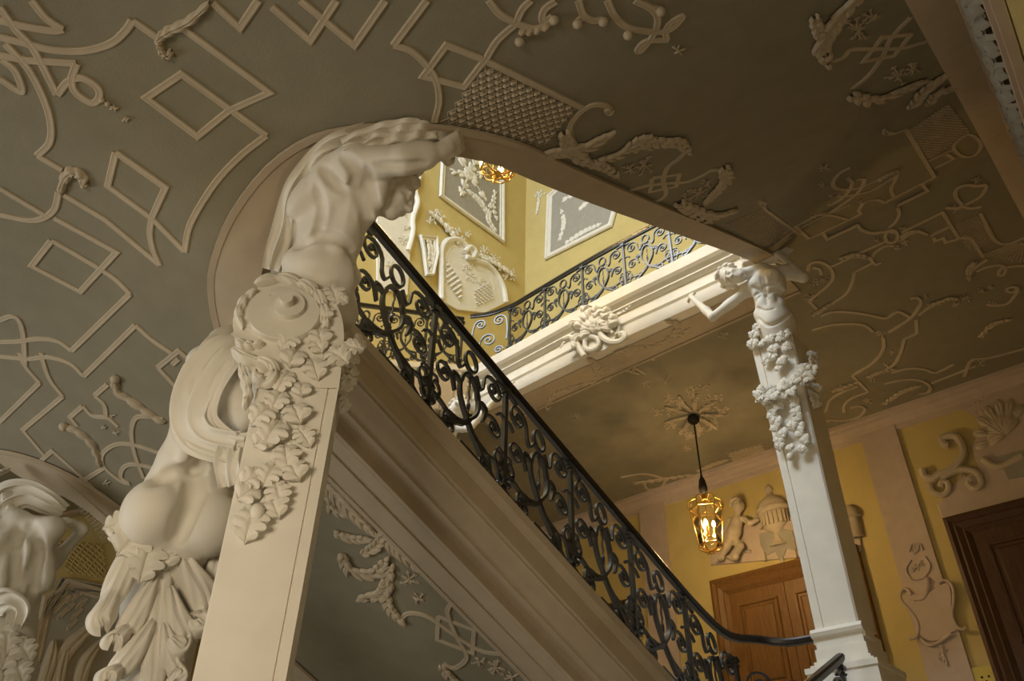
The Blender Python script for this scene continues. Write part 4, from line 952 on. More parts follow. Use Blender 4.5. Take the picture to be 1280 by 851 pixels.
    for i in range(15):                     # belt of leaves round the shaft
        t = i/14; x, y = lerp((948, 496), (1013, 462), t); y += 10*math.sin(math.pi*t)
        for q in range(2): lf(x+rng.uniform(-3, 3), y+rng.uniform(-8, 6)-4, rng.uniform(-1.2, 1.2), 1.15, yf-.04-.02*q, tl=.6)
    for i in range(8): lf(1012+rng.uniform(-3, 5), 440+i*8, rng.uniform(-.8, .8), 1.3, yf+.12, nrm((1, -.4, 0)))
    for (xa, ya, xb, yb_, n) in ((962, 500, 982, 562, 13), (984, 490, 1005, 562, 13)):
        for i in range(n):
            t = i/(n-1); lf(lerp(xa, xb, t)+rng.uniform(-6, 6), lerp(ya, yb_, t)-6, rng.uniform(-.9, .9), 1.15-.2*t, yf-.02)
    mb = MB(); ball(mb, Q(988, 571, yf-.03), .035, 10, 7, sz=1.2); bl('acorn', mb)
    return R
right_atlas(False); right_atlas(True)
# ================================================================== STUCCO RELIEF ON THE CEILINGS
LOW = lambda X, Y: z1(Y)
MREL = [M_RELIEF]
def srf(kind):
    if isinstance(kind, tuple): return (lambda x, y: on_plane(x, y, kind[0], kind[1])), (lambda p: kind[1]), kind[2]
    if kind == 'L': return (lambda x, y: hit(x, y)), (lambda p: surf_n(p)), CEIL
    if kind == 'S': return (lambda x, y: hit(x, y, LOW)), (lambda p: surf_n(p, LOW)), CEIL
    return (lambda x, y: on(x, y, 2, ZC)), (lambda p: np.array([0, 0, -1.0])), CEILB
def strap(pts, kind='L', w_=.036, h_=.010, curve=False, name='strapwork_band', closed=False):
    ht, nf, par = srf(kind); q = np.asarray(pts, float)
    if curve: q = catmull(q, 7, closed)
    else:
        d = []
        for a, b in zip(q[:-1], q[1:]):
            n = max(2, int(np.hypot(*(b-a))/12)); d += [a+(b-a)*i/n for i in range(n)]
        d.append(q[-1]); q = np.array(d)
    P3 = np.array([ht(x, y) for x, y in q]); Nn = np.array([nf(p) for p in P3]); n = len(P3); rows = []
    if closed: pass
    for i in range(n):
        a = nrm(P3[i]-P3[i-1]) if i else (nrm(P3[1]-P3[0]) if not closed else nrm(P3[0]-P3[-1])); b = nrm(P3[i+1]-P3[i]) if i < n-1 else (a if not closed else nrm(P3[0]-P3[-1]))
        t = nrm(a+b); s_ = np.cross(t, Nn[i]); k = 1/max(.45, math.sqrt(max(0, (1+np.dot(a, b))/2)))
        o = s_*w_*.5*k; up = Nn[i]
        rows.append([P3[i]-o-up*.004, P3[i]-o*.93+up*h_*.75, P3[i]-o*.62+up*h_, P3[i]-o*.45+up*h_*.88, P3[i]+o*.45+up*h_*.88, P3[i]+o*.62+up*h_, P3[i]+o*.93+up*h_*.75, P3[i]+o-up*.004])
    mb = MB(); grid(mb, np.array(rows), closed_u=closed, closed_v=True)
    if not closed: mb.F.append(tuple(range(8))); mb.F.append(tuple((n-1)*8+i for i in reversed(range(8))))
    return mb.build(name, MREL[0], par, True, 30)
def leaf(pts, wpx, kind='L', lobes=6, h_=.035, name='acanthus_leaf', ballr=0, old=False):
    ht, nf, par = srf(kind); q = catmull(pts, 8); P3 = np.array([ht(x, y) for x, y in q]); Nn = np.array([nf(p) for p in P3]); k = len(P3)
    s_ = (P3@CF).mean()/F_PX; P3 = P3+Nn*.004; mb = MB()
    (acanthus if old else feather)(mb, P3, Nn, wpx*(1.0 if old else 1.15)*s_*np.sin(np.linspace(.55, math.pi*.93, k))**.6, lobes, h_ if old else h_*.62)
    if ballr:
        for b_ in (0, 1): ball(mb, P3[0]+Nn[0]*(.012+.012*b_), ballr*s_*(1-.35*b_), 10, 7)
    return mb.build(name, MREL[0], par, True, 0)
def sprig(x, y, r, kind='L', n=7, seed=0, name='flower_spray'):
    ht, nf, par = srf(kind); r_ = np.random.default_rng(seed+int(x)*7+int(y)); mb = MB(); p0 = ht(x, y); s_ = (p0@CF)/F_PX; ends = []
    for i in range(n):
        a = 2*math.pi*i/n+r_.uniform(-.4, .4); rr = r*r_.uniform(.35, 1.0); ends.append((x+rr*math.cos(a), y+rr*math.sin(a)*.8))
    for i, (ex, ey) in enumerate(ends):
        p = ht(ex, ey); nn = nf(p); rnd_blob_flower(mb, p+nn*.004, nn, r*s_*r_.uniform(.20, .30), 5 if i % 2 else 4)
        m_ = ht((x+ex)/2+r_.uniform(-2, 2), (y+ey)/2); tube(mb, catmull([p0+nn*.004, m_+nn*.008, p+nn*.006], 4), .006, 5, nn); blob(mb, m_+nn*.003, r*s_*.16, nn, .5)
    return mb.build(name, MREL[0], par, True, 0)
def curl(x, y, r, turns, a0, kind='L', w_=.02):
    sp = spiral2((x, y), r, 1.0, a0, turns, 30); return strap(sp, kind, w_, .018, False, 'scroll')
def lattice(quad, kind='L', nu=9, nv=5, name='lattice_panel'):
    ht, nf, par = srf(kind); q = np.asarray(quad, float); bl_ = lambda u, v: (q[0]*(1-u)+q[1]*u)*(1-v)+(q[3]*(1-u)+q[2]*u)*v
    mb = MB(); pt = lambda u, v: ht(*bl_(u, v)); s_ = (pt(.5, .5)@CF)/F_PX; cell = np.linalg.norm(q[1]-q[0])*s_/nu
    def br(a, b, w_=.05):
        uv = [(a[0]+(b[0]-a[0])*t, a[1]+(b[1]-a[1])*t) for t in np.linspace(0, 1, 7)]; p = np.array([pt(*c) for c in uv]); nn = nf(p[3]); tube(mb, p+nn*.006, cell*w_, 5, nn)
    for i in range(-nv, nu+1):
        for sg in (1, -1):
            a0, b0 = (i/nu, 0.0), ((i+nv)/nu, 1.0)
            if sg < 0: a0, b0 = (a0[0], 1.0), (b0[0], 0.0)
            lo, hi = max(0, a0[0]), min(1, b0[0])
            if hi-lo < .03: continue
            f = lambda X: a0[1]+(b0[1]-a0[1])*(X-a0[0])/(b0[0]-a0[0]); br((lo, f(lo)), (hi, f(hi)))
    r_ = np.random.default_rng(3)
    for i in range(nu):
        for j in range(nv):
            for du, dv in ((.5, 0), (0, .5)):
                u, v = (i+du)/nu, (j+dv)/nv
                if not (0.02 < u < .98 and .02 < v < .98): continue
                p = pt(u, v); nn = nf(p); blob(mb, p, cell*.36, nn, .9, 6, 4); blob(mb, p+np.array([.6, .35, 0])*cell*.42, cell*.22, nn, 1.0, 6, 4)
    return mb.build(name, MREL[0], par, True, 0)
# ---- landing soffit, strapwork
for p in ([(228, 34), (337, 115), (286, 138), (247, 170), (183, 122), (227, 92), (333, 169)], [(145, 190), (135, 232), (192, 274), (231, 314)], [(145, 190), (207, 234), (191, 270)], [(200, 331), (133, 275), (80, 243)],
          [(65, 300), (40, 332), (101, 364), (146, 315), (68, 272)], [(65, 300), (123, 334)], [(163, 367), (90, 438)], [(105, 470), (170, 406)], [(198, 459), (224, 438), (244, 456)], [(198, 459), (224, 487)], [(216, 455), (224, 448)],
          [(0, 235), (62, 272)], [(47, 194), (78, 212)], [(340, 8), (388, 50), (421, 0)], [(376, 0), (443, 56), (482, 0)], [(266, 3), (300, 34), (323, 0)], [(534, 0), (492, 56)], [(602, 73), (558, 56), (529, 95), (580, 108), (608, 72)], [(602, 73), (727, 134)],
          [(50, 478), (0, 527)], [(79, 495), (29, 537), (56, 569)], [(51, 576), (66, 563), (104, 597), (88, 612), (51, 576)], [(87, 612), (131, 584)], [(104, 597), (127, 620), (150, 645)], [(135, 480), (119, 494)], [(104, 507), (88, 521), (97, 532)], [(96, 79), (35, 75), (0, 69)]):
    strap(p)
for p in ([(333, 169), (300, 195), (268, 230), (239, 278), (231, 314)], [(191, 270), (188, 290), (192, 312), (200, 331)], [(123, 334), (145, 349), (163, 367)], [(90, 438), (72, 426), (48, 423), (24, 426), (0, 427)], [(170, 406), (190, 424), (215, 441)], [(105, 470), (88, 454), (61, 446), (35, 448), (0, 445)],
          [(0, 46), (33, 54), (66, 62), (105, 63), (138, 54), (156, 39), (166, 25)], [(40, 0), (59, 23), (79, 36)], [(79, 36), (66, 38), (33, 33), (0, 25)], [(0, 8), (20, 36), (43, 62), (72, 118)], [(72, 118), (85, 102), (102, 97), (122, 109), (124, 122), (114, 128), (95, 115), (90, 99), (96, 79)],
          [(7, 54), (36, 86), (56, 125), (64, 155), (62, 178), (47, 194)], [(0, 98), (27, 114), (20, 89), (3, 74)], [(74, 240), (67, 263), (43, 275), (0, 268)], [(492, 56), (515, 64), (535, 83), (545, 100), (549, 125), (543, 152)], [(608, 72), (622, 50), (643, 31)],
          [(25, 440), (32, 457), (50, 478)], [(52, 440), (55, 453), (63, 474), (79, 495)], [(0, 330+70), (14, 395), (24, 400), (30, 420), (32, 457)], [(57, 577), (66, 592), (73, 608), (77, 640)], [(119, 494), (131, 506), (133, 521)], [(104, 507), (116, 519), (135, 522), (148, 533)],
          [(205, 524), (175, 520), (166, 531), (166, 552), (171, 573), (180, 597)], [(200, 566), (169, 556), (146, 555), (130, 565), (128, 577), (135, 588), (152, 601), (163, 604)], [(198, 586), (169, 580), (155, 584), (152, 596), (161, 603)],
          [(611, 0), (625, 17), (645, 28), (667, 35), (684, 30), (692, 22)], [(645, 28), (653, 11), (664, 0)], [(690, 20), (678, 25), (681, 11), (695, 1)], [(723, 0), (729, 17), (740, 25), (753, 24)], [(729, 20), (721, 27)], [(759, 0), (769, 20), (786, 34), (814, 39), (836, 37), (850, 25), (852, 20), (839, 27), (832, 37), (833, 49)], [(794, 0), (814, 10), (822, 23), (817, 42), (802, 62), (797, 61), (808, 51), (836, 49)], [(814, 10), (825, 11)]):
    strap(p, curve=True)
strap([(166, 25), (196, 46)])
for p, w_, b in (([(199, 50), (203, 63), (209, 68), (215, 62)], 6, 5), ([(196, 48), (211, 38), (237, 25), (262, 2)], 7, 0), ([(107, 229), (103, 219), (92, 214), (82, 222), (76, 240)], 8, 5), ([(146, 472), (147, 487), (169, 503), (190, 518), (207, 527)], 7, 6), ([(82, 531), (99, 539), (114, 552), (122, 567), (127, 582)], 6, 6)): leaf(p, w_, 'L', 5, .03, 'acanthus_curl', b, True)
for x, y, r in ((131, 533, 5), (146, 540, 5), (141, 519, 5), (133, 603, 6), (143, 134, 7), (158, 148, 6), (848, 62, 9)): sprig(x, y, r, n=5)
ht, nf, par = srf('L')
for pts in ([(128, 124), (135, 129)], ):
    mb = MB()
    for x, y in pts: p = ht(x, y); ball(mb, p+nf(p)*.008, .014, 8, 6)
    mb.build('bead', M_RELIEF, CEIL)
for x, y in ((649, 49), (753, 24), (721, 27), (784, 41), (825, 11), (692, 22)):
    mb = MB(); p = ht(x, y); ball(mb, p+nf(p)*.015, .024, 10, 7); mb.build('bead', M_RELIEF, CEIL)
leaf([(647, 38), (665, 37), (686, 30)], 4, 'L', 4, .03, 'acanthus_curl', 0, True)
lattice([(606, 80), (722, 135), (682, 184), (550, 151)], nu=12, nv=6)
lattice([(77, 606), (106, 603), (152, 655), (131, 680)], 'L', 10, 9)
# ---- soffit of the right side flight
strap([(763, 136), (755, 131), (740, 131), (724, 141), (712, 158), (716, 178)], curve=True); curl(760, 137, 5, 1.2, 0)
for p, w_, lb in (([(682, 190), (705, 186), (728, 182), (757, 167)], 17, 6), ([(705, 165), (712, 180), (725, 195), (748, 205)], 12, 5), ([(748, 198), (773, 190), (792, 175), (806, 169)], 11, 6), ([(800, 172), (825, 175), (848, 176), (861, 188)], 12, 6), ([(735, 200), (755, 206), (772, 218)], 8, 4), ([(905, 208), (908, 222), (896, 237), (883, 250)], 13, 6), ([(866, 258), (890, 268), (916, 262)], 11, 5), ([(850, 252), (868, 264), (890, 276)], 9, 4), ([(790, 186), (800, 180), (812, 182)], 7, 3)): leaf(p, w_, 'L', lb, .05)
for p in ([(855, 190), (848, 198), (834, 209), (829, 225), (832, 242), (820, 252)], [(787, 238), (810, 231), (836, 228), (860, 226), (879, 218), (890, 212), (905, 213)]): strap(p, curve=True, w_=.04)
strap([(815, 222), (849, 217), (845, 232), (812, 239), (815, 222)])
for x, y, r in ((805, 206, 16), (787, 210, 10), (872, 240, 14), (858, 248, 10), (884, 228, 9)): sprig(x, y, r, n=8)
lattice([(903, 280), (953, 260), (996, 292), (953, 310)], 'L', 13, 9); strap([(950, 250), (957, 262), (1000, 293)]); curl(952, 252, 5, 1.1, 0); strap([(968, 306), (990, 290), (1040, 265), (1062, 255)])
for p, w_, lb in (([(1072, -6), (1050, 18), (1036, 40), (1029, 56), (1035, 80)], 17, 6), ([(1017, 20), (1022, 34), (1028, 52)], 9, 3), ([(1065, 117), (1093, 123), (1128, 110), (1150, 101)], 13, 6), ([(1138, 132), (1156, 110), (1178, 94)], 15, 5), ([(1160, 128), (1170, 115), (1190, 108)], 11, 4)): leaf(p, w_, 'L', lb, .05)
for p in ([(1033, 79), (1054, 71), (1065, 61), (1100, 60), (1128, 59), (1158, 51)], [(1139, 20), (1114, 46), (1103, 70), (1086, 93), (1065, 110)]): strap(p, curve=True)
strap([(1139, 42), (1102, 46), (1079, 76), (1117, 69), (1139, 42)])
for x, y, r in ((1072, 36, 18), (1090, 20, 12), (1121, 93, 16), (1140, 84, 12)): sprig(x, y, r, n=8)
lattice([(1133, 163), (1186, 128), (1214, 166), (1161, 200)], 'L', 12, 11)
strap([(1106, 165), (1118, 166), (1133, 161)], curve=True, w_=.05); curl(1107, 163, 5, 1.1, 0)
strap([(1192, 184), (1200, 173), (1214, 168), (1226, 180), (1219, 193), (1203, 195)], curve=True, closed=True)
# ---- flat corridor ceiling
CURV = ([(1026, 394), (1042, 389), (1067, 390), (1090, 394), (1107, 397), (1122, 389), (1137, 396)], [(1015, 412), (1035, 406), (1060, 404), (1080, 406), (1091, 414)], [(1150, 380), (1140, 395), (1120, 409), (1110, 415)], [(1104, 421), (1104, 435), (1092, 452), (1065, 469)], [(1085, 489), (1067, 496), (1056, 505), (1055, 515)], [(1130, 424), (1125, 442), (1115, 457), (1095, 466)], [(1035, 524), (1055, 525), (1072, 521), (1081, 512), (1075, 507), (1062, 509)], [(1032, 514), (1037, 500), (1052, 490), (1072, 482)], [(1114, 465), (1135, 460), (1155, 461), (1170, 465), (1192, 455)],
        [(1105, 479), (1130, 474), (1150, 475), (1162, 482), (1160, 490), (1147, 492)],
        [(776, 596), (805, 592), (830, 599), (825, 609), (810, 611), (805, 604)], [(755, 460), (773, 457), (790, 458), (807, 467)], [(759, 476), (766, 467), (780, 462), (799, 467)], [(783, 459), (787, 450), (799, 440), (820, 435)], [(790, 466), (796, 453), (807, 447), (818, 449)], [(1205, 470), (1215, 450), (1240, 446), (1285, 434)])
for p in CURV: strap(p, 'C', .045, .016, True)
for p in ([(1065, 469), (1085, 489)], [(1145, 399), (1146, 416), (1128, 425)], [(1164, 479), (1220, 457)], [(827, 436), (865, 419), (905, 402)], [(744, 476), (717, 490), (690, 503)]): strap(p, 'C', .045)
lattice([(908, 566), (952, 553), (958, 565), (916, 578)], 'C', 9, 3); lattice([(742, 452), (775, 436), (790, 448), (757, 466)], 'C', 6, 5)
for p, w_, lb in (([(827, 428), (841, 417), (846, 405), (834, 401)], 6, 5), ([(821, 429), (840, 423), (862, 409)], 5, 5), ([(748, 472), (746, 460), (738, 449)], 8, 4), ([(745, 476), (725, 481), (700, 488)], 5, 5), ([(794, 603), (830, 598), (868, 592)], 4, 6), ([(872, 588), (890, 580), (908, 574)], 5, 4), ([(1105, 504), (1125, 490), (1150, 481)], 5, 6), ([(1035, 524), (1022, 530), (1012, 538)], 5, 4), ([(1050, 322), (1070, 318), (1090, 322)], 5, 4), ([(1225, 420), (1240, 405), (1262, 398)], 5, 5), ([(700, 488), (688, 498), (684, 512)], 4, 3), ([(770, 440), (790, 434), (815, 431)], 6, 5), ([(1040, 488), (1055, 483), (1072, 476)], 4, 4), ([(1085, 470), (1100, 464), (1118, 460)], 4, 4)): leaf(p, w_, 'C', lb, .04)
for x, y, r in ((808, 477, 8), (834, 474, 8), (1100, 417, 8), (1225, 452, 9), (1050, 486, 8), (1090, 472, 7), (1115, 440, 5), (1108, 455, 5), (1014, 372, 9), (1085, 500, 7), (1130, 300, 9), (1195, 260, 7), (1240, 380, 8), (1030, 350, 7), (905, 418, 8), (888, 400, 7), (720, 520, 6), (860, 560, 5)): sprig(x, y, r, 'C', 6)
# rosette of leaf rays round the lantern hook
for i in range(9):
    a = 2*math.pi*i/9; c, s_ = math.cos(a), math.sin(a)*.72; leaf([(867+c*8, 517+s_*8), (867+c*22+4*s_, 517+s_*22), (867+c*38, 517+s_*38)], 3.6, 'C', 6, .06); sprig(867+c*30+8*s_, 517+s_*30-6*c, 8, 'C', 5, i)
# ---- soffit of the middle flight
for p, w_, lb in (([(402, 596), (422, 618), (442, 639), (466, 662)], 15, 6), ([(420, 664), (439, 670), (462, 672)], 9, 4), ([(474, 664), (494, 683), (524, 709)], 13, 5), ([(429, 693), (439, 710), (466, 714), (485, 697)], 12, 6), ([(488, 705), (481, 738), (451, 747)], 12, 5), ([(483, 724), (487, 755), (505, 776)], 10, 5), ([(455, 690), (470, 680), (480, 665)], 10, 4), ([(553, 830), (565, 845), (585, 858)], 10, 4), ([(405, 610), (415, 632), (430, 640)], 9, 3)): leaf(p, w_, 'S', lb, .05, 'acanthus_leaf', 5 if p[0] == (429, 693) else 0)
for p in ([(500, 775), (511, 766), (535, 770), (569, 793), (603, 813), (640, 817)], [(567, 750), (560, 765), (572, 796), (584, 820), (569, 834), (555, 828)]): strap(p, 'S', .038, .014, True)
strap([(548, 770), (593, 787), (591, 816), (547, 799), (548, 770)], 'S')
for x, y, r in ((511, 724, 13), (524, 748, 11), (620, 833, 15), (600, 826, 10), (640, 845, 10)): sprig(x, y, r, 'S', 7)

# ---- strapwork right of the column, over the end of the side flight and the corridor
def PQ(kind, *a): return [(a[i], a[i+1]) for i in range(0, len(a), 2)]
for p in ((980, 291, 1024, 267), (1011, 298, 1076, 267), (1105, 253, 1168, 221, 1133, 162), (1140, 248, 1159, 238, 1152, 229), (1140, 248, 1121, 257), (1029, 291, 1034, 299, 1072, 281), (1127, 290, 1178, 265, 1198, 297), (1165, 293, 1186, 283), (1031, 360, 1011, 376, 1021, 386), (1039, 333, 1107, 301), (1068, 340, 1089, 329), (1163, 295, 1185, 284), (1167, 296, 1169, 301, 1179, 297, 1182, 303, 1191, 300), (1190, 187, 1160, 201), (995, 283, 1011, 298), (1183, 192, 1192, 198, 1168, 210), (1225, 266, 1244, 302)):
    strap(PQ(0, *p), 'L', .040)
for p in ((1024, 267, 1036, 265, 1050, 257, 1065, 246, 1076, 235, 1080, 224, 1072, 224), (1035, 256, 1043, 253, 1055, 245, 1062, 236, 1065, 228, 1060, 222), (1048, 245, 1065, 243, 1087, 238, 1104, 229, 1121, 219), (1062, 209, 1048, 217, 1041, 228, 1046, 235, 1062, 236, 1079, 232, 1097, 224, 1107, 217, 1122, 212), (1024, 268, 1041, 269, 1059, 274), (1122, 217, 1118, 226, 1114, 236, 1117, 245), (1076, 267, 1074, 262, 1081, 252, 1093, 249, 1100, 250, 1105, 253), (1122, 259, 1124, 267, 1119, 277, 1111, 284), (1072, 281, 1077, 287, 1090, 291, 1107, 289, 1121, 290),
          (1203, 256, 1195, 246, 1196, 236, 1207, 231, 1221, 232, 1231, 231, 1232, 236, 1224, 246, 1206, 256), (1182, 259, 1193, 260, 1203, 258, 1213, 260, 1226, 258), (1126, 297, 1134, 290, 1148, 289, 1159, 293), (1010, 338, 1013, 329, 1024, 327, 1035, 332, 1041, 341, 1040, 350, 1031, 360), (1015, 334, 1024, 336, 1027, 343), (1068, 340, 1066, 350, 1058, 366, 1039, 380), (1117, 307, 1107, 307, 1094, 315, 1089, 324, 1094, 330, 1101, 328), (1127, 300, 1135, 293, 1150, 288), (1191, 301, 1200, 297, 1213, 298, 1222, 311, 1229, 321), (1231, 280, 1240, 296, 1251, 304, 1265, 303, 1283, 295),
          (1210, 348, 1215, 339, 1222, 332, 1234, 324), (1220, 339, 1231, 334, 1248, 331, 1257, 335, 1254, 343, 1248, 343, 1253, 335, 1271, 332, 1284, 332), (1138, 373, 1147, 372, 1151, 379, 1144, 391, 1134, 399), (1148, 394, 1158, 386, 1167, 381), (1257, 362, 1264, 358, 1272, 360, 1265, 365, 1257, 363), (1274, 362, 1262, 377, 1251, 381, 1237, 381, 1234, 379), (1106, 295, 1110, 288, 1118, 288, 1122, 295, 1118, 302, 1109, 302, 1106, 295)):
    strap(PQ(0, *p), 'L', .040, .012, True)
lattice([(1192, 280), (1222, 267), (1242, 302), (1212, 317)], 'L', 9, 8); lattice([(1224, 318), (1260, 306), (1285, 300), (1285, 330)], 'L', 9, 6)
for x, y, r in ((1221, 224, 6), (1122, 310, 6), (1096, 300, 5), (1030, 208, 8), (1028, 230, 7), (1038, 244, 6), (1076, 252, 6), (1017, 270, 4), (1020, 352, 7), (1013, 356, 5), (1207, 372, 7), (1227, 363, 6), (1238, 358, 4), (1195, 380, 6), (1157, 371, 4), (1130, 285, 5)): sprig(x, y, r, 'L', 6)
leaf([(1015, 393), (1025, 387), (1036, 379)], 4, 'L', 4, .05); leaf([(1160, 380), (1172, 377), (1186, 372), (1198, 373)], 4, 'L', 5, .05); leaf([(1097, 224), (1107, 217), (1124, 211)], 4, 'L', 4, .05); leaf([(1218, 327), (1212, 335), (1211, 348)], 5, 'L', 3, .05)
# more sprays round the lantern rosette
for x, y, r in ((835, 498, 9), (822, 514, 8), (840, 530, 9), (866, 490, 9), (895, 497, 9), (905, 514, 8), (890, 532, 8), (862, 545, 8), (880, 483, 7), (850, 508, 9), (882, 510, 9)): sprig(x, y, r, 'C', 8)
# ================================================================== CARTOUCHE, WALL RELIEFS
MREL[0] = M_STUCCO
V3 = lambda *a: np.array(a, float)
def rim(kind, pts, r, curve=True, name='moulding', m=None, closed=False):
    ht, nf, par = srf(kind); q = catmull(pts, 8, closed) if curve else np.asarray(pts, float); p = np.array([ht(x, y) for x, y in q]); n = nf(p[0]); mb = MB()
    if not closed or curve: tube(mb, p+n*r*.95, r, 8, n, closed=closed)
    return mb.build(name, m or MREL[0], par, True, 40)
def plate(kind, pts, th, name='field', m=None, curve=False, lift=0.0):
    ht, nf, par = srf(kind); q = catmull(pts, 6, True) if curve else np.asarray(pts, float); p = np.array([ht(x, y) for x, y in q]); n = nf(p[0]); k = len(p); c = p.mean(0)
    if np.dot(np.cross(p[k//3]-p[0], p[2*k//3]-p[0]), n) < 0: p = p[::-1]
    a = p+n*lift; b = p+n*(lift+th*.8); d = c+(p-c)*.985+n*(lift+th); mb = MB()
    grid(mb, np.stack([a, b, d], 0), closed_v=True); mb.F.append(tuple(2*k+i for i in range(k))); return mb.build(name, m or MREL[0], par, False)
def frame(kind, pts, w_, th, name='panel_moulding', m=None):
    """mitred moulding along a closed pixel polygon"""
    ht, nf, par = srf(kind); p = np.array([ht(x, y) for x, y in pts]); n = nf(p[0]); k = len(p); rows = []
    cen = p.mean(0)
    for i in range(k):
        a, b = nrm(p[i]-p[i-1]), nrm(p[(i+1) % k]-p[i]); sa, sb = np.cross(n, a), np.cross(n, b); s_ = nrm(sa+sb); s_ = s_/max(.4, np.dot(s_, sa))
        if np.dot(s_, cen-p[i]) < 0: s_ = -s_
        rows.append([p[i]+s_*w_*u+n*th*v for u, v in ((0, 0), (0, .6), (.15, 1), (.4, .85), (.5, .4), (.7, .45), (.85, .6), (1.0, .35), (1.0, 0))])
    mb = MB(); grid(mb, np.array(rows), closed_u=True, flip=False); return mb.build(name, m or MREL[0], par, True, 25)
# ---- rocaille cartouche in the middle of the gallery front
nY = V3(0, -1, 0)
pc = V3(AX, 7.04, 6.7)
C1 = thing('rocaille_cartouche', (AX, 7.08, ZC-.05), 'white rocaille shell cartouche in the middle of the gallery cornice', 'ornament')
K = (pc, nY, C1)
plate(K, [(722, 402), (742, 390), (765, 392), (772, 410), (764, 430), (748, 440), (728, 438), (716, 424)], .05, 'boss', None, True, -.05)
for p, w_, lb, h_ in (([(744, 412), (738, 402), (733, 392), (734, 384)], 10, 3, .09), ([(747, 410), (748, 400), (748, 392), (744, 386)], 8, 3, .09), ([(749, 411), (755, 402), (759, 394), (757, 388)], 8, 3, .09), ([(742, 414), (731, 408), (722, 404), (715, 408)], 8, 3, .08), ([(740, 418), (728, 420), (719, 428), (722, 436)], 7, 3, .07), ([(752, 413), (762, 409), (768, 402), (766, 397)], 7, 3, .08), ([(738, 408), (742, 412), (752, 412), (758, 406)], 6, 4, .09)):
    leaf(p, w_*1.1, (pc-nY*-.03, nY, C1), lb, h_, 'shell_leaf', old=True)
rim(K, [(770, 397), (759, 401), (753, 411), (755, 422), (765, 429), (777, 429), (784, 424), (782, 419), (777, 420)], .045, name='scroll'); rim(K, [(771, 399), (764, 405), (763, 413), (768, 417)], .025, name='scroll')
rim(K, [(708, 425), (716, 423), (722, 428), (727, 438), (733, 447)], .04, name='scroll'); rim(K, [(712, 440), (719, 436), (725, 440)], .025, name='scroll')
rim(K, [(733, 427), (740, 422), (749, 425), (750, 434), (742, 439), (734, 436), (733, 427)], .035, name='eye_ring')
for p, w_ in (([(768, 394), (779, 390), (789, 382)], 2.5), ([(714, 420), (706, 428), (702, 434)], 2.5), ([(770, 418), (774, 412), (773, 406)], 3)): leaf(p, w_, K, 4, .03, 'tendril')
# ---- overdoor above the oak door: putto, urn, mantle
n1 = V3(0, -1, 0); pw = V3(0, YW-.005, 0)
O1 = thing('overdoor_relief', (-4.8, YW-.02, 4.5), 'stucco overdoor relief of a covered urn and seated putto above the oak door', 'wall relief')
K = (pw, n1, O1)
plate(K, [(889, 707), (889, 690), (905, 672), (935, 655), (960, 652), (1000, 645), (1040, 640), (1074, 655), (1078, 690)], .03, 'field', M_PINK)
MREL[0] = M_RELIEF
uc = on(968, 650, 1, YW-.03)
def half_lathe(mb, prof, c, fl=.6): 
    a = np.linspace(math.pi, 2*math.pi, 17); G = np.array([[(c[0]+r*math.cos(t), c[1]+r*math.sin(t)*fl, c[2]+z) for t in a] for r, z in prof]); grid(mb, G, flip=True)
mb = MB(); half_lathe(mb, [(.12, -.42), (.15, -.40), (.10, -.36), (.05, -.28), (.05, -.22), (.10, -.18), (.19, -.10), (.23, .0), (.24, .10), (.23, .13), (.27, .15), (.28, .19), (.25, .21), (.24, .26), (.18, .34), (.10, .39), (.05, .42), (.04, .46), (.07, .50), (.06, .55), (.02, .60), (.001, .61)], uc); mb.build('urn', MREL[0], O1, True, 40)
mb = MB()
for i in range(10):
    a = math.pi+math.pi*(i+.5)/10; p = uc+V3(.235*math.cos(a), .6*.235*math.sin(a), .02); tube(mb, [p+V3(0, 0, -.12), p, p+V3(0, 0, .09)], .016, 5)
mb.build('gadroons', MREL[0], O1)
sprig(966, 645, 12, K, 9, 2, 'garland'); sprig(948, 650, 9, K, 7, 3, 'garland'); sprig(984, 644, 9, K, 7, 4, 'garland')
plate(K, [(950, 668), (975, 660), (992, 664), (998, 690), (985, 686), (978, 705), (970, 690), (960, 695), (952, 682)], .04, 'mantle', M_GREY)
for x, y in ((978, 700), (956, 694), (994, 690)):
    mb = MB(); p = on(x, y, 1, YW-.05); tube(mb, [p+V3(0, 0, .05), p, p-V3(0, 0, .09)], .022, 6, scale=[.6, 1, 1.3]); mb.build('tassel', MREL[0], O1)
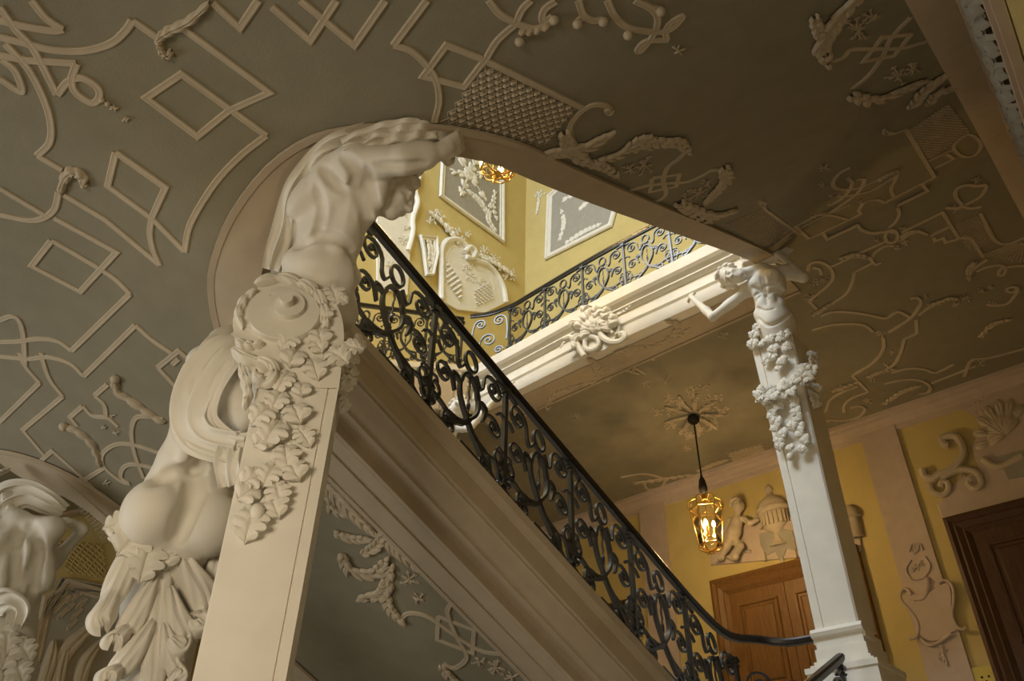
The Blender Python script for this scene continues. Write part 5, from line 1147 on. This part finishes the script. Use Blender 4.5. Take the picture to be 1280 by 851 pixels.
def putto(parent, pts, s, flip=1, name='putto'):
    S = SDF(.016); g = {k_: on(x, y, 1, YW-.10-d) for k_, (x, y, d) in pts.items()}
    S.cone(g['hip'], g['chest'], .115*s, .105*s, .04); S.cone(g['chest'], g['head'], .05*s, .05*s, .03); S.ell(g['head'], V3(.105, .10, .12)*s, None, .02); S.ell(g['head']+V3(flip*.05, -.08, -.02)*s, V3(.05, .05, .05)*s, None, .02)
    S.ell(g['belly'], V3(.12, .12, .12)*s, None, .04)
    for a, b, c in (('shl', 'ell', 'hal'), ('shr', 'elr', 'har')): S.chain([g[a], g[b], g[c]], [.052*s, .045*s, .035*s], .02); S.ell(g[c], V3(.045, .04, .035)*s, None, .015)
    for a, b, c in (('hip', 'kl', 'fl'), ('hip', 'kr', 'fr')): S.chain([g[a], g[b], g[c]], [.085*s, .065*s, .045*s], .03); S.ell(g[c]+V3(flip*.03, -.02, -.02), V3(.07, .045, .04)*s, None, .015)
    V, F = S.mesh(); o = link(name, V, [tuple(f) for f in F.tolist()], MREL[0], parent, True, 0)
    hs = SDF(.016); r_ = np.random.default_rng(4)
    for i in range(16): d = r_.normal(size=3); d[1] = -abs(d[1]); d[2] = abs(d[2]); hs.ell(g['head']+nrm(d)*.105*s+V3(-flip*.02, 0, .03), V3(.035, .035, .035)*s, None, .01)
    V, F = hs.mesh(); link('hair', V, [tuple(f) for f in F.tolist()], MREL[0], o, True, 0)
putto(O1, dict(hip=(915, 672, .06), belly=(918, 664, .10), chest=(921, 652, .08), head=(923, 632, .10), shl=(912, 650, .04), ell=(905, 662, .06), hal=(910, 678, .08), shr=(930, 648, .08), elr=(938, 654, .12), har=(946, 650, .10), kl=(925, 682, .12), fl=(918, 697, .06), kr=(908, 684, .10), fr=(900, 698, .04)), .95)
rim(K, [(892, 705), (905, 695), (918, 700), (926, 690), (940, 690)], .03, name='scroll')
# hooded console at the right end of the overdoor
hc_ = on(1062, 650, 1, YW-.02); mb = MB(); half_lathe(mb, [(.15, -.30), (.15, .0), (.19, .02), (.19, .06), (.16, .14), (.09, .21), (.001, .24)], hc_, .7); mb.build('console', MREL[0], O1, True, 40)
# ---- overdoor above the dark door: scroll and shell
O2 = thing('overdoor_relief', (-1.2, YW-.02, 4.55), 'stucco overdoor relief with big scrolls and ribbed shell above the dark door', 'wall relief')
K = (pw, n1, O2)
plate(K, [(1178, 648), (1172, 632), (1200, 600), (1225, 590), (1215, 560), (1230, 530), (1206, 512), (1250, 492), (1290, 480), (1400, 450), (1400, 600)], .03, 'field', M_PINK)
rim(K, [(1155, 588), (1158, 597), (1167, 600), (1176, 594), (1188, 590), (1200, 580), (1206, 566), (1200, 550), (1190, 546), (1180, 550), (1182, 557), (1188, 558)], .055, name='scroll')
rim(K, [(1163, 606), (1168, 616), (1180, 620), (1187, 614), (1186, 605), (1179, 604), (1177, 610)], .045, name='scroll'); rim(K, [(1178, 600), (1195, 590), (1212, 588), (1224, 594), (1228, 606), (1220, 612), (1212, 606), (1215, 600)], .045, name='scroll')
leaf([(1206, 566), (1198, 578), (1186, 588), (1176, 596)], 5, K, 5, .06); leaf([(1186, 548), (1198, 552), (1204, 562)], 4, K, 4, .05)
for i in range(7):
    a = math.radians(200-i*24); leaf([(1258, 545), (1258+22*math.cos(a), 545-26*math.sin(a)), (1258+40*math.cos(a), 545-46*math.sin(a))], 7, K, 2, .07, 'shell_rib', old=True)
leaf([(1240, 540), (1225, 520), (1222, 500), (1235, 492)], 6, K, 4, .06); sprig(1208, 596, 8, K, 5, 5); rim(K, [(1230, 575), (1250, 585), (1280, 572)], .05, name='scroll'); plate(K, [(1246, 572), (1290, 560), (1290, 595), (1262, 600), (1256, 588)], .04, 'mantle', M_GREY)
# ---- shield cartouche on the pilaster strip
O3 = thing('shield_cartouche', (-2.9, YW-.06, 2.6), 'slim grey stucco shield cartouche on the pilaster strip between the two doors', 'wall relief')
K = (V3(0, YW-.052, 0), n1, O3); MREL[0] = M_PINK
plate(K, [(1133, 740), (1148, 745), (1160, 742), (1176, 732), (1186, 730), (1190, 745), (1190, 768), (1198, 785), (1188, 792), (1172, 801), (1160, 800), (1150, 793), (1142, 775), (1132, 755)], .025, 'shield', None, True)
for p in ([(1140, 744), (1136, 738), (1130, 737), (1126, 744), (1128, 752), (1137, 762), (1146, 774), (1149, 786), (1146, 796), (1138, 799)], [(1174, 730), (1178, 726), (1186, 727), (1192, 736), (1193, 752), (1191, 768), (1196, 782), (1204, 787), (1208, 784)], [(1143, 750), (1155, 748), (1161, 735), (1160, 722)], [(1152, 798), (1162, 806), (1174, 803), (1190, 792)]): rim(K, p, .022, name='scroll')
for x, y, r in ((1147, 708, 9), (1162, 753, 5), (1180, 812, 6), (1178, 822, 5), (1143, 690, 6), (1186, 748, 4)): sprig(x, y, r, K, 6, 7)
rim(K, [(1139, 700), (1133, 712), (1140, 724), (1155, 722), (1163, 708), (1157, 696)], .010, name='ring'); rim(K, [(1137, 690), (1141, 680), (1146, 690), (1150, 680), (1154, 688)], .010, name='tendril'); leaf([(1175, 806), (1178, 818), (1184, 830)], 4, K, 4, .03)
# ---- wall socket plate
sp_ = on(1232, 846, 1, YW-.02)
sw = thing('wall_socket', sp_, 'pale yellow wall socket plate beside the dark door frame', 'socket')
mb = MB(); box(mb, sp_[0]-.15, sp_[0]+.15, YW-.03, YW+.01, sp_[2]-.15, sp_[2]+.12); mb.build('plate', M_PLATE, sw, False)
for dx, dz in ((-.04, .0), (.04, .0), (0, -.05)):
    mb = MB(); ball(mb, (sp_[0]+dx, YW-.03, sp_[2]+dz), .014, 8, 6); mb.build('hole', M_CORD, sw)
# ---- upper storey, left wall: trophy panel, overdoor with lattice, far relief
nX = V3(1, 0, 0); pl = V3(XL+.005, 0, 0); MREL[0] = M_STUCCO
U1 = thing('trophy_panel', on(590, 200, 0, XL+.02), 'grey framed relief panel of trophies on the upper left wall, behind the hanging lamp', 'wall relief')
K = (pl, nX, U1); quad = [(551, 190), (548, 246), (629, 305), (629, 215), (622, 120), (560, 90)]
plate(K, quad, .02, 'field', M_GREY); frame(K, quad, .16, .08)
for p, w_, lb in (([(570, 190), (585, 215), (606, 250)], 8, 3), ([(600, 190), (585, 220), (575, 245)], 6, 4), ([(565, 215), (590, 220), (610, 215)], 5, 4), ([(610, 270), (600, 255), (585, 240)], 7, 5), ([(618, 290), (610, 275), (612, 255)], 6, 5), ([(618, 240), (616, 258), (620, 275)], 4, 4)): leaf(p, w_, K, lb, .09)
for x, y, r in ((565, 235, 9), (585, 258, 10), (602, 275, 9), (618, 250, 7), (600, 225, 10), (575, 210, 8), (612, 285, 7)): sprig(x, y, r, K, 7, 11)
U2 = thing('overdoor_relief', on(590, 330, 0, XL+.02), 'arched white stucco overdoor with lattice and flower swags on the upper left wall', 'wall relief')
K = (pl, nX, U2)
arch = [(549, 376), (549, 330), (550, 312), (558, 302), (572, 302), (582, 312), (592, 326), (606, 332), (618, 344), (627, 362), (630, 380), (605, 392), (570, 388)]
plate(K, arch, .05, 'field', M_STUCCO); rim(K, arch[:11], .07, True, 'arch_moulding'); rim(K, [(556, 372), (556, 328), (562, 312), (572, 312), (580, 324)], .03, True, 'arch_moulding'); rim(K, [(592, 338), (606, 342), (614, 355), (617, 372)], .03, True, 'arch_moulding')
K = (pl+nX*.055, nX, U2)
lattice([(556, 322), (577, 352), (577, 380), (556, 352)], K, 6, 4); lattice([(590, 362), (612, 350), (618, 375), (595, 385)], K, 6, 4)
rim(K, [(579, 316), (586, 310), (592, 316), (588, 324), (581, 322)], .06, True, 'volute')
for x, y, r in ((583, 318, 9), (595, 326, 9), (588, 345, 8), (585, 335, 7), (600, 352, 7), (575, 300, 7), (560, 285, 8), (545, 265, 8), (540, 275, 7), (551, 272, 7), (570, 290, 7), (585, 293, 6), (605, 312, 7), (618, 322, 7), (628, 335, 7), (638, 340, 6), (642, 348, 5), (632, 345, 6), (610, 325, 6)): sprig(x, y, r, K, 7, 13, 'flower_swag')
for p, w_ in (([(572, 305), (562, 290), (548, 275), (538, 268)], 5), ([(595, 318), (612, 325), (628, 335), (643, 346)], 5)): leaf(p, w_, K, 7, .08)
frame(K, [(523, 294), (545, 296), (547, 318), (541, 345), (531, 345), (527, 312)], .12, .08, 'capital'); leaf([(535, 300), (538, 315), (536, 332)], 7, K, 4, .08)
U3 = thing('lattice_pilaster', on(505, 280, 0, XL+.02), 'white stucco pilaster relief with lattice and shell edges beside the atlas arm', 'wall relief')
K = (pl, nX, U3)
plate(K, [(500, 205), (520, 210), (518, 250), (513, 290), (508, 370), (470, 360), (470, 250)], .04, 'field', M_STUCCO); rim(K, [(519, 205), (522, 222), (517, 238), (520, 255), (514, 275), (514, 292), (508, 315)], .06, True, 'edge_scroll')
K = (pl+nX*.045, nX, U3)
lattice([(498, 222), (514, 235), (508, 272), (493, 256)], K, 5, 6)
for x, y, r in ((505, 300, 8), (500, 330, 8), (508, 285, 6), (488, 330, 8)): sprig(x, y, r, K, 7, 17)
# ---- upper back wall panel
U4 = thing('relief_panel', on(730, 270, 1, YW-.02), 'grey framed relief panel on the upper back wall above the gallery railing', 'wall relief')
K = (pw, n1, U4); quad = [(700, 232), (685, 246), (682, 326), (766, 284), (790, 200), (740, 205)]
plate(K, quad, .02, 'field', M_GREY); frame(K, quad, .17, .08)
for p, w_, lb in (([(705, 250), (725, 240), (745, 245)], 6, 4), ([(725, 262), (740, 250), (755, 255)], 6, 5), ([(700, 300), (705, 280), (702, 262)], 4, 5), ([(708, 304), (730, 290), (752, 280)], 5, 6)): leaf(p, w_, K, lb, .06)
for x, y, r in ((715, 290, 8), (735, 275, 9), (700, 290, 6), (750, 268, 8), (745, 280, 6)): sprig(x, y, r, K, 7, 19)
U5 = thing('rosette', on(674, 243, 1, YW-.02), 'small stucco rosette with hanging husks in the upper corner of the walls', 'ornament'); K = (pw, n1, U5)
sprig(674, 243, 7, K, 8, 21, 'rose'); leaf([(674, 248), (673, 258), (671, 268)], 3, K, 4, .04)
# ---- left wall, lower storey: relief panel, lattice field
L1 = thing('relief_panel', on(90, 790, 0, XL+.02), 'large grey relief panel of foliage and drapery low on the left wall', 'wall relief')
K = (pl, nX, L1); quad = [(18, 900), (52, 745), (72, 735), (82, 722), (128, 736), (200, 760), (200, 960)]
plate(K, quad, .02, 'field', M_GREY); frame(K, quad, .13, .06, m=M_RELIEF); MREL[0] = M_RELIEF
for x, y in ((83, 748), (92, 745), (88, 758), (98, 765), (80, 765), (92, 778), (104, 752), (75, 757), (99, 742)): leaf([(x+4, y-4), (x-2, y+2), (x-8, y+8)], 4, K, 3, .05, 'laurel_leaf')
for path, w_ in (([(128, 772), (100, 796), (78, 820), (62, 862)], 11), ([(66, 800), (60, 830), (42, 885)], 9), ([(126, 800), (104, 832), (92, 880)], 10), ([(84, 800), (74, 840), (66, 900)], 8)): leaf(path, w_, K, 1, .09, 'drapery_fold', 0, True)
L2 = thing('lattice_field', on(105, 690, 0, XL+.01), 'ochre wall field with diagonal stucco lattice beside the raised left atlas arm', 'wall relief')
K = (pl, nX, L2); MREL[0] = M_YELLOW
def plain_lattice(kind, quad, nu, nv, r):
    ht, nf, par = srf(kind); q = np.asarray(quad, float); bl_ = lambda u, v: (q[0]*(1-u)+q[1]*u)*(1-v)+(q[3]*(1-u)+q[2]*u)*v; mb = MB()
    for i in range(-nv, nu+1):
        for sg in (0, 1):
            a, b = i/nu, (i+nv)/nu; lo, hi = max(0, a), min(1, b)
            if hi-lo < .02: continue
            f = lambda X: (X-a)/(b-a) if not sg else 1-(X-a)/(b-a); p = np.array([ht(*bl_(X, f(X))) for X in np.linspace(lo, hi, 4)]); tube(mb, p+nf(p[0])*r*.5, r, 5, nf(p[0]))
    return mb.build('lattice', MREL[0], par)
plain_lattice(K, [(62, 676), (128, 680), (134, 722), (84, 716)], 7, 5, .012)
MREL[0] = M_STUCCO; frame((pl, nX, L1), [(30, 806), (75, 722), (90, 724), (140, 734), (140, 744), (90, 736), (78, 736)], .05, .06, 'cornice', M_GREY)
# ---- right wall above the border: dark panelled relief
R5 = thing('wall_relief', (XR, 3.0, 3.0), 'dark scrolled stucco relief on the right wall at the top right corner', 'wall relief')
nR = V3(-1, 0, 0); K = (V3(XR-.005, 0, 0), nR, R5); MREL[0] = M_PINK
ht, nf, par = srf(K)
def wq(Y, z): return V3(XR-.006, Y, z)
for dz, w_ in ((-.20, .05), (-.34, .03), (-1.05, .05), (-1.2, .03)):
    ys = np.linspace(1.0, 6.5, 30); p = np.array([wq(y, float(z2(y))+dz) for y in ys]); mb_ = MB(); sweep(mb_, p, [(-w_/2, 0), (w_/2, 0), (w_/2*.7, .03), (-w_/2*.7, .03)], nR); mb_.build('panel_moulding', M_PINK, R5, True, 30)
for i in range(16):
    y = 1.2+i*.3; z = float(z2(y))-.95
    p = catmull([wq(y, z+.05), wq(y+.12, z+.3), wq(y+.32, z+.42), wq(y+.42, z+.25)], 7)+nR*.01; mb_ = MB(); feather(mb_, p, nR, .08*np.sin(np.linspace(.5, 2.9, len(p)))**.6, 4, .05); mb_.build('acanthus_leaf', M_GREY, R5, True, 0)
    mb_ = MB(); rnd_blob_flower(mb_, wq(y+.1, z+.42), nR, .07); mb_.build('flower', M_GREY, R5, True, 0)
# ================================================================== HANGING LANTERNS
def lantern(name, cx, cy, zb, ztop, label, s=1.0, power=800):
    L = thing(name, (cx, cy, zb), label, 'lantern', None)
    c = V3(cx, cy, 0); hexa = [math.pi/6+i*math.pi/3 for i in range(6)]; rt, rb, h = .215*s, .15*s, .50*s
    pt = lambda r, a, z: V3(cx+r*math.cos(a), cy+r*math.sin(a), zb+z)
    z0, z1_ = .10*s, .10*s+h
    for i, a in enumerate(hexa):
        mb = MB(); tube(mb, [pt(rb, a, z0), pt(rt, a, z1_)], .008*s, 6); mb.build('corner_bar', M_BRASS, L)
        mb = MB(); tube(mb, catmull([pt(rt, a, z1_), pt(rt*1.10, a, z1_+.05*s), pt(rt*1.0, a, z1_+.12*s), pt(rt*.55, a, z1_+.17*s), pt(rt*.25, a, z1_+.12*s), pt(rt*.10, a, z1_+.22*s)], 6), .008*s, 6); mb.build('crown_arm', M_BRASS, L)
        mb = MB(); tube(mb, catmull([pt(rb, a, z0), pt(rb*.95, a, z0-.05*s), pt(rb*.5, a, z0-.09*s), pt(.01, a, z0-.07*s)], 6), .008*s, 6); mb.build('bottom_arm', M_BRASS, L)
        b = hexa[(i+1) % 6]; mb = MB(); mb.add([pt(rb*.97, a, z0), pt(rb*.97, b, z0), pt(rt*.97, b, z1_), pt(rt*.97, a, z1_)], [(0, 1, 2, 3)]); mb.build('pane', M_GLASS, L, False)
        mb = MB(); tube(mb, [pt(rb, a, z0), pt(rb, b, z0)], .009*s, 6); q = catmull([pt(rb, a, z0), pt(rb*.92, (a+b)/2 if b > a else (a+b+2*math.pi)/2, z0-.05*s), pt(rb, b, z0)], 5); tube(mb, q, .007*s, 5); mb.build('rim_bar', M_BRASS, L); mb = MB(); tube(mb, [pt(rt, a, z1_), pt(rt, b, z1_)], .009*s, 6)
        m_ = (a+b)/2 if b > a else (a+b+2*math.pi)/2
        q = catmull([pt(rt, a, z1_), pt(rt*.95, m_, z1_+.06*s), pt(rt, b, z1_)], 5); tube(mb, q, .007*s, 5)
        mb.build('rim_bar', M_BRASS, L)
    mb = MB(); lathe(mb, [(.001, 0), (.02*s, .01*s), (.012*s, .03*s), (.03*s, .05*s), (.01*s, .07*s)], (cx, cy, zb-.03*s), 12); mb.build('finial', M_BRASS, L)
    mb = MB(); zc = zb+z1_+.22*s; lathe(mb, [(.03*s, 0), (.055*s, .03*s), (.06*s, .10*s), (.045*s, .2*s), (.02*s, .26*s), (.012*s, .30*s)], (cx, cy, zc), 14); mb.build('cap', M_CORD, L)
    mb = MB(); tube(mb, [V3(cx, cy, zc+.28*s), V3(cx, cy, ztop)], .012*s, 6); mb.build('cord', M_CORD, L)
    mb = MB(); lathe(mb, [(.001, -.14), (.05, -.13), (.085, -.09), (.09, -.04), (.06, 0.0), (.05, .0)], (cx, cy, ztop), 14); mb.build('ceiling_rose', M_CORD, L)
    mb = MB(); tube(mb, [V3(cx, cy, zc), V3(cx, cy, zb+z0+.12*s)], .008*s, 6)
    for k, a in enumerate((0.6, 2.7, 4.8)): tube(mb, catmull([V3(cx, cy, zb+z0+.13*s), pt(.07*s, a, z0+.10*s), pt(.075*s, a, z0+.17*s)], 5), .008*s, 5)
    mb.build('candle_arm', M_BRASS, L)
    for k, a in enumerate((0.6, 2.7, 4.8)):
        mb = MB(); lathe(mb, [(.012*s, 0), (.012*s, .07*s)], tuple(pt(.075*s, a, z0+.17*s)), 8); mb.build('candle_tube', M_BRASS, L)
        mb = MB(); lathe(mb, [(.001, 0), (.014*s, .012*s), (.022*s, .035*s), (.018*s, .06*s), (.006*s, .085*s), (.001, .09*s)], tuple(pt(.075*s, a, z0+.245*s)), 12); mb.build('bulb', M_BULB, L)
    return L
lantern('hanging_lantern', AX, 9.42, 4.14, ZC, 'lit glass lantern hanging on a cord in front of the oak door', 1.05)
tq = ray(622, 222); kq = AX/tq[0]; qb = tq*kq
lantern('hanging_lantern', AX, qb[1], qb[2]+.05, 24.0-E, 'lit lantern high in the stairwell, half hidden by the brown soffit edge', 1.6)
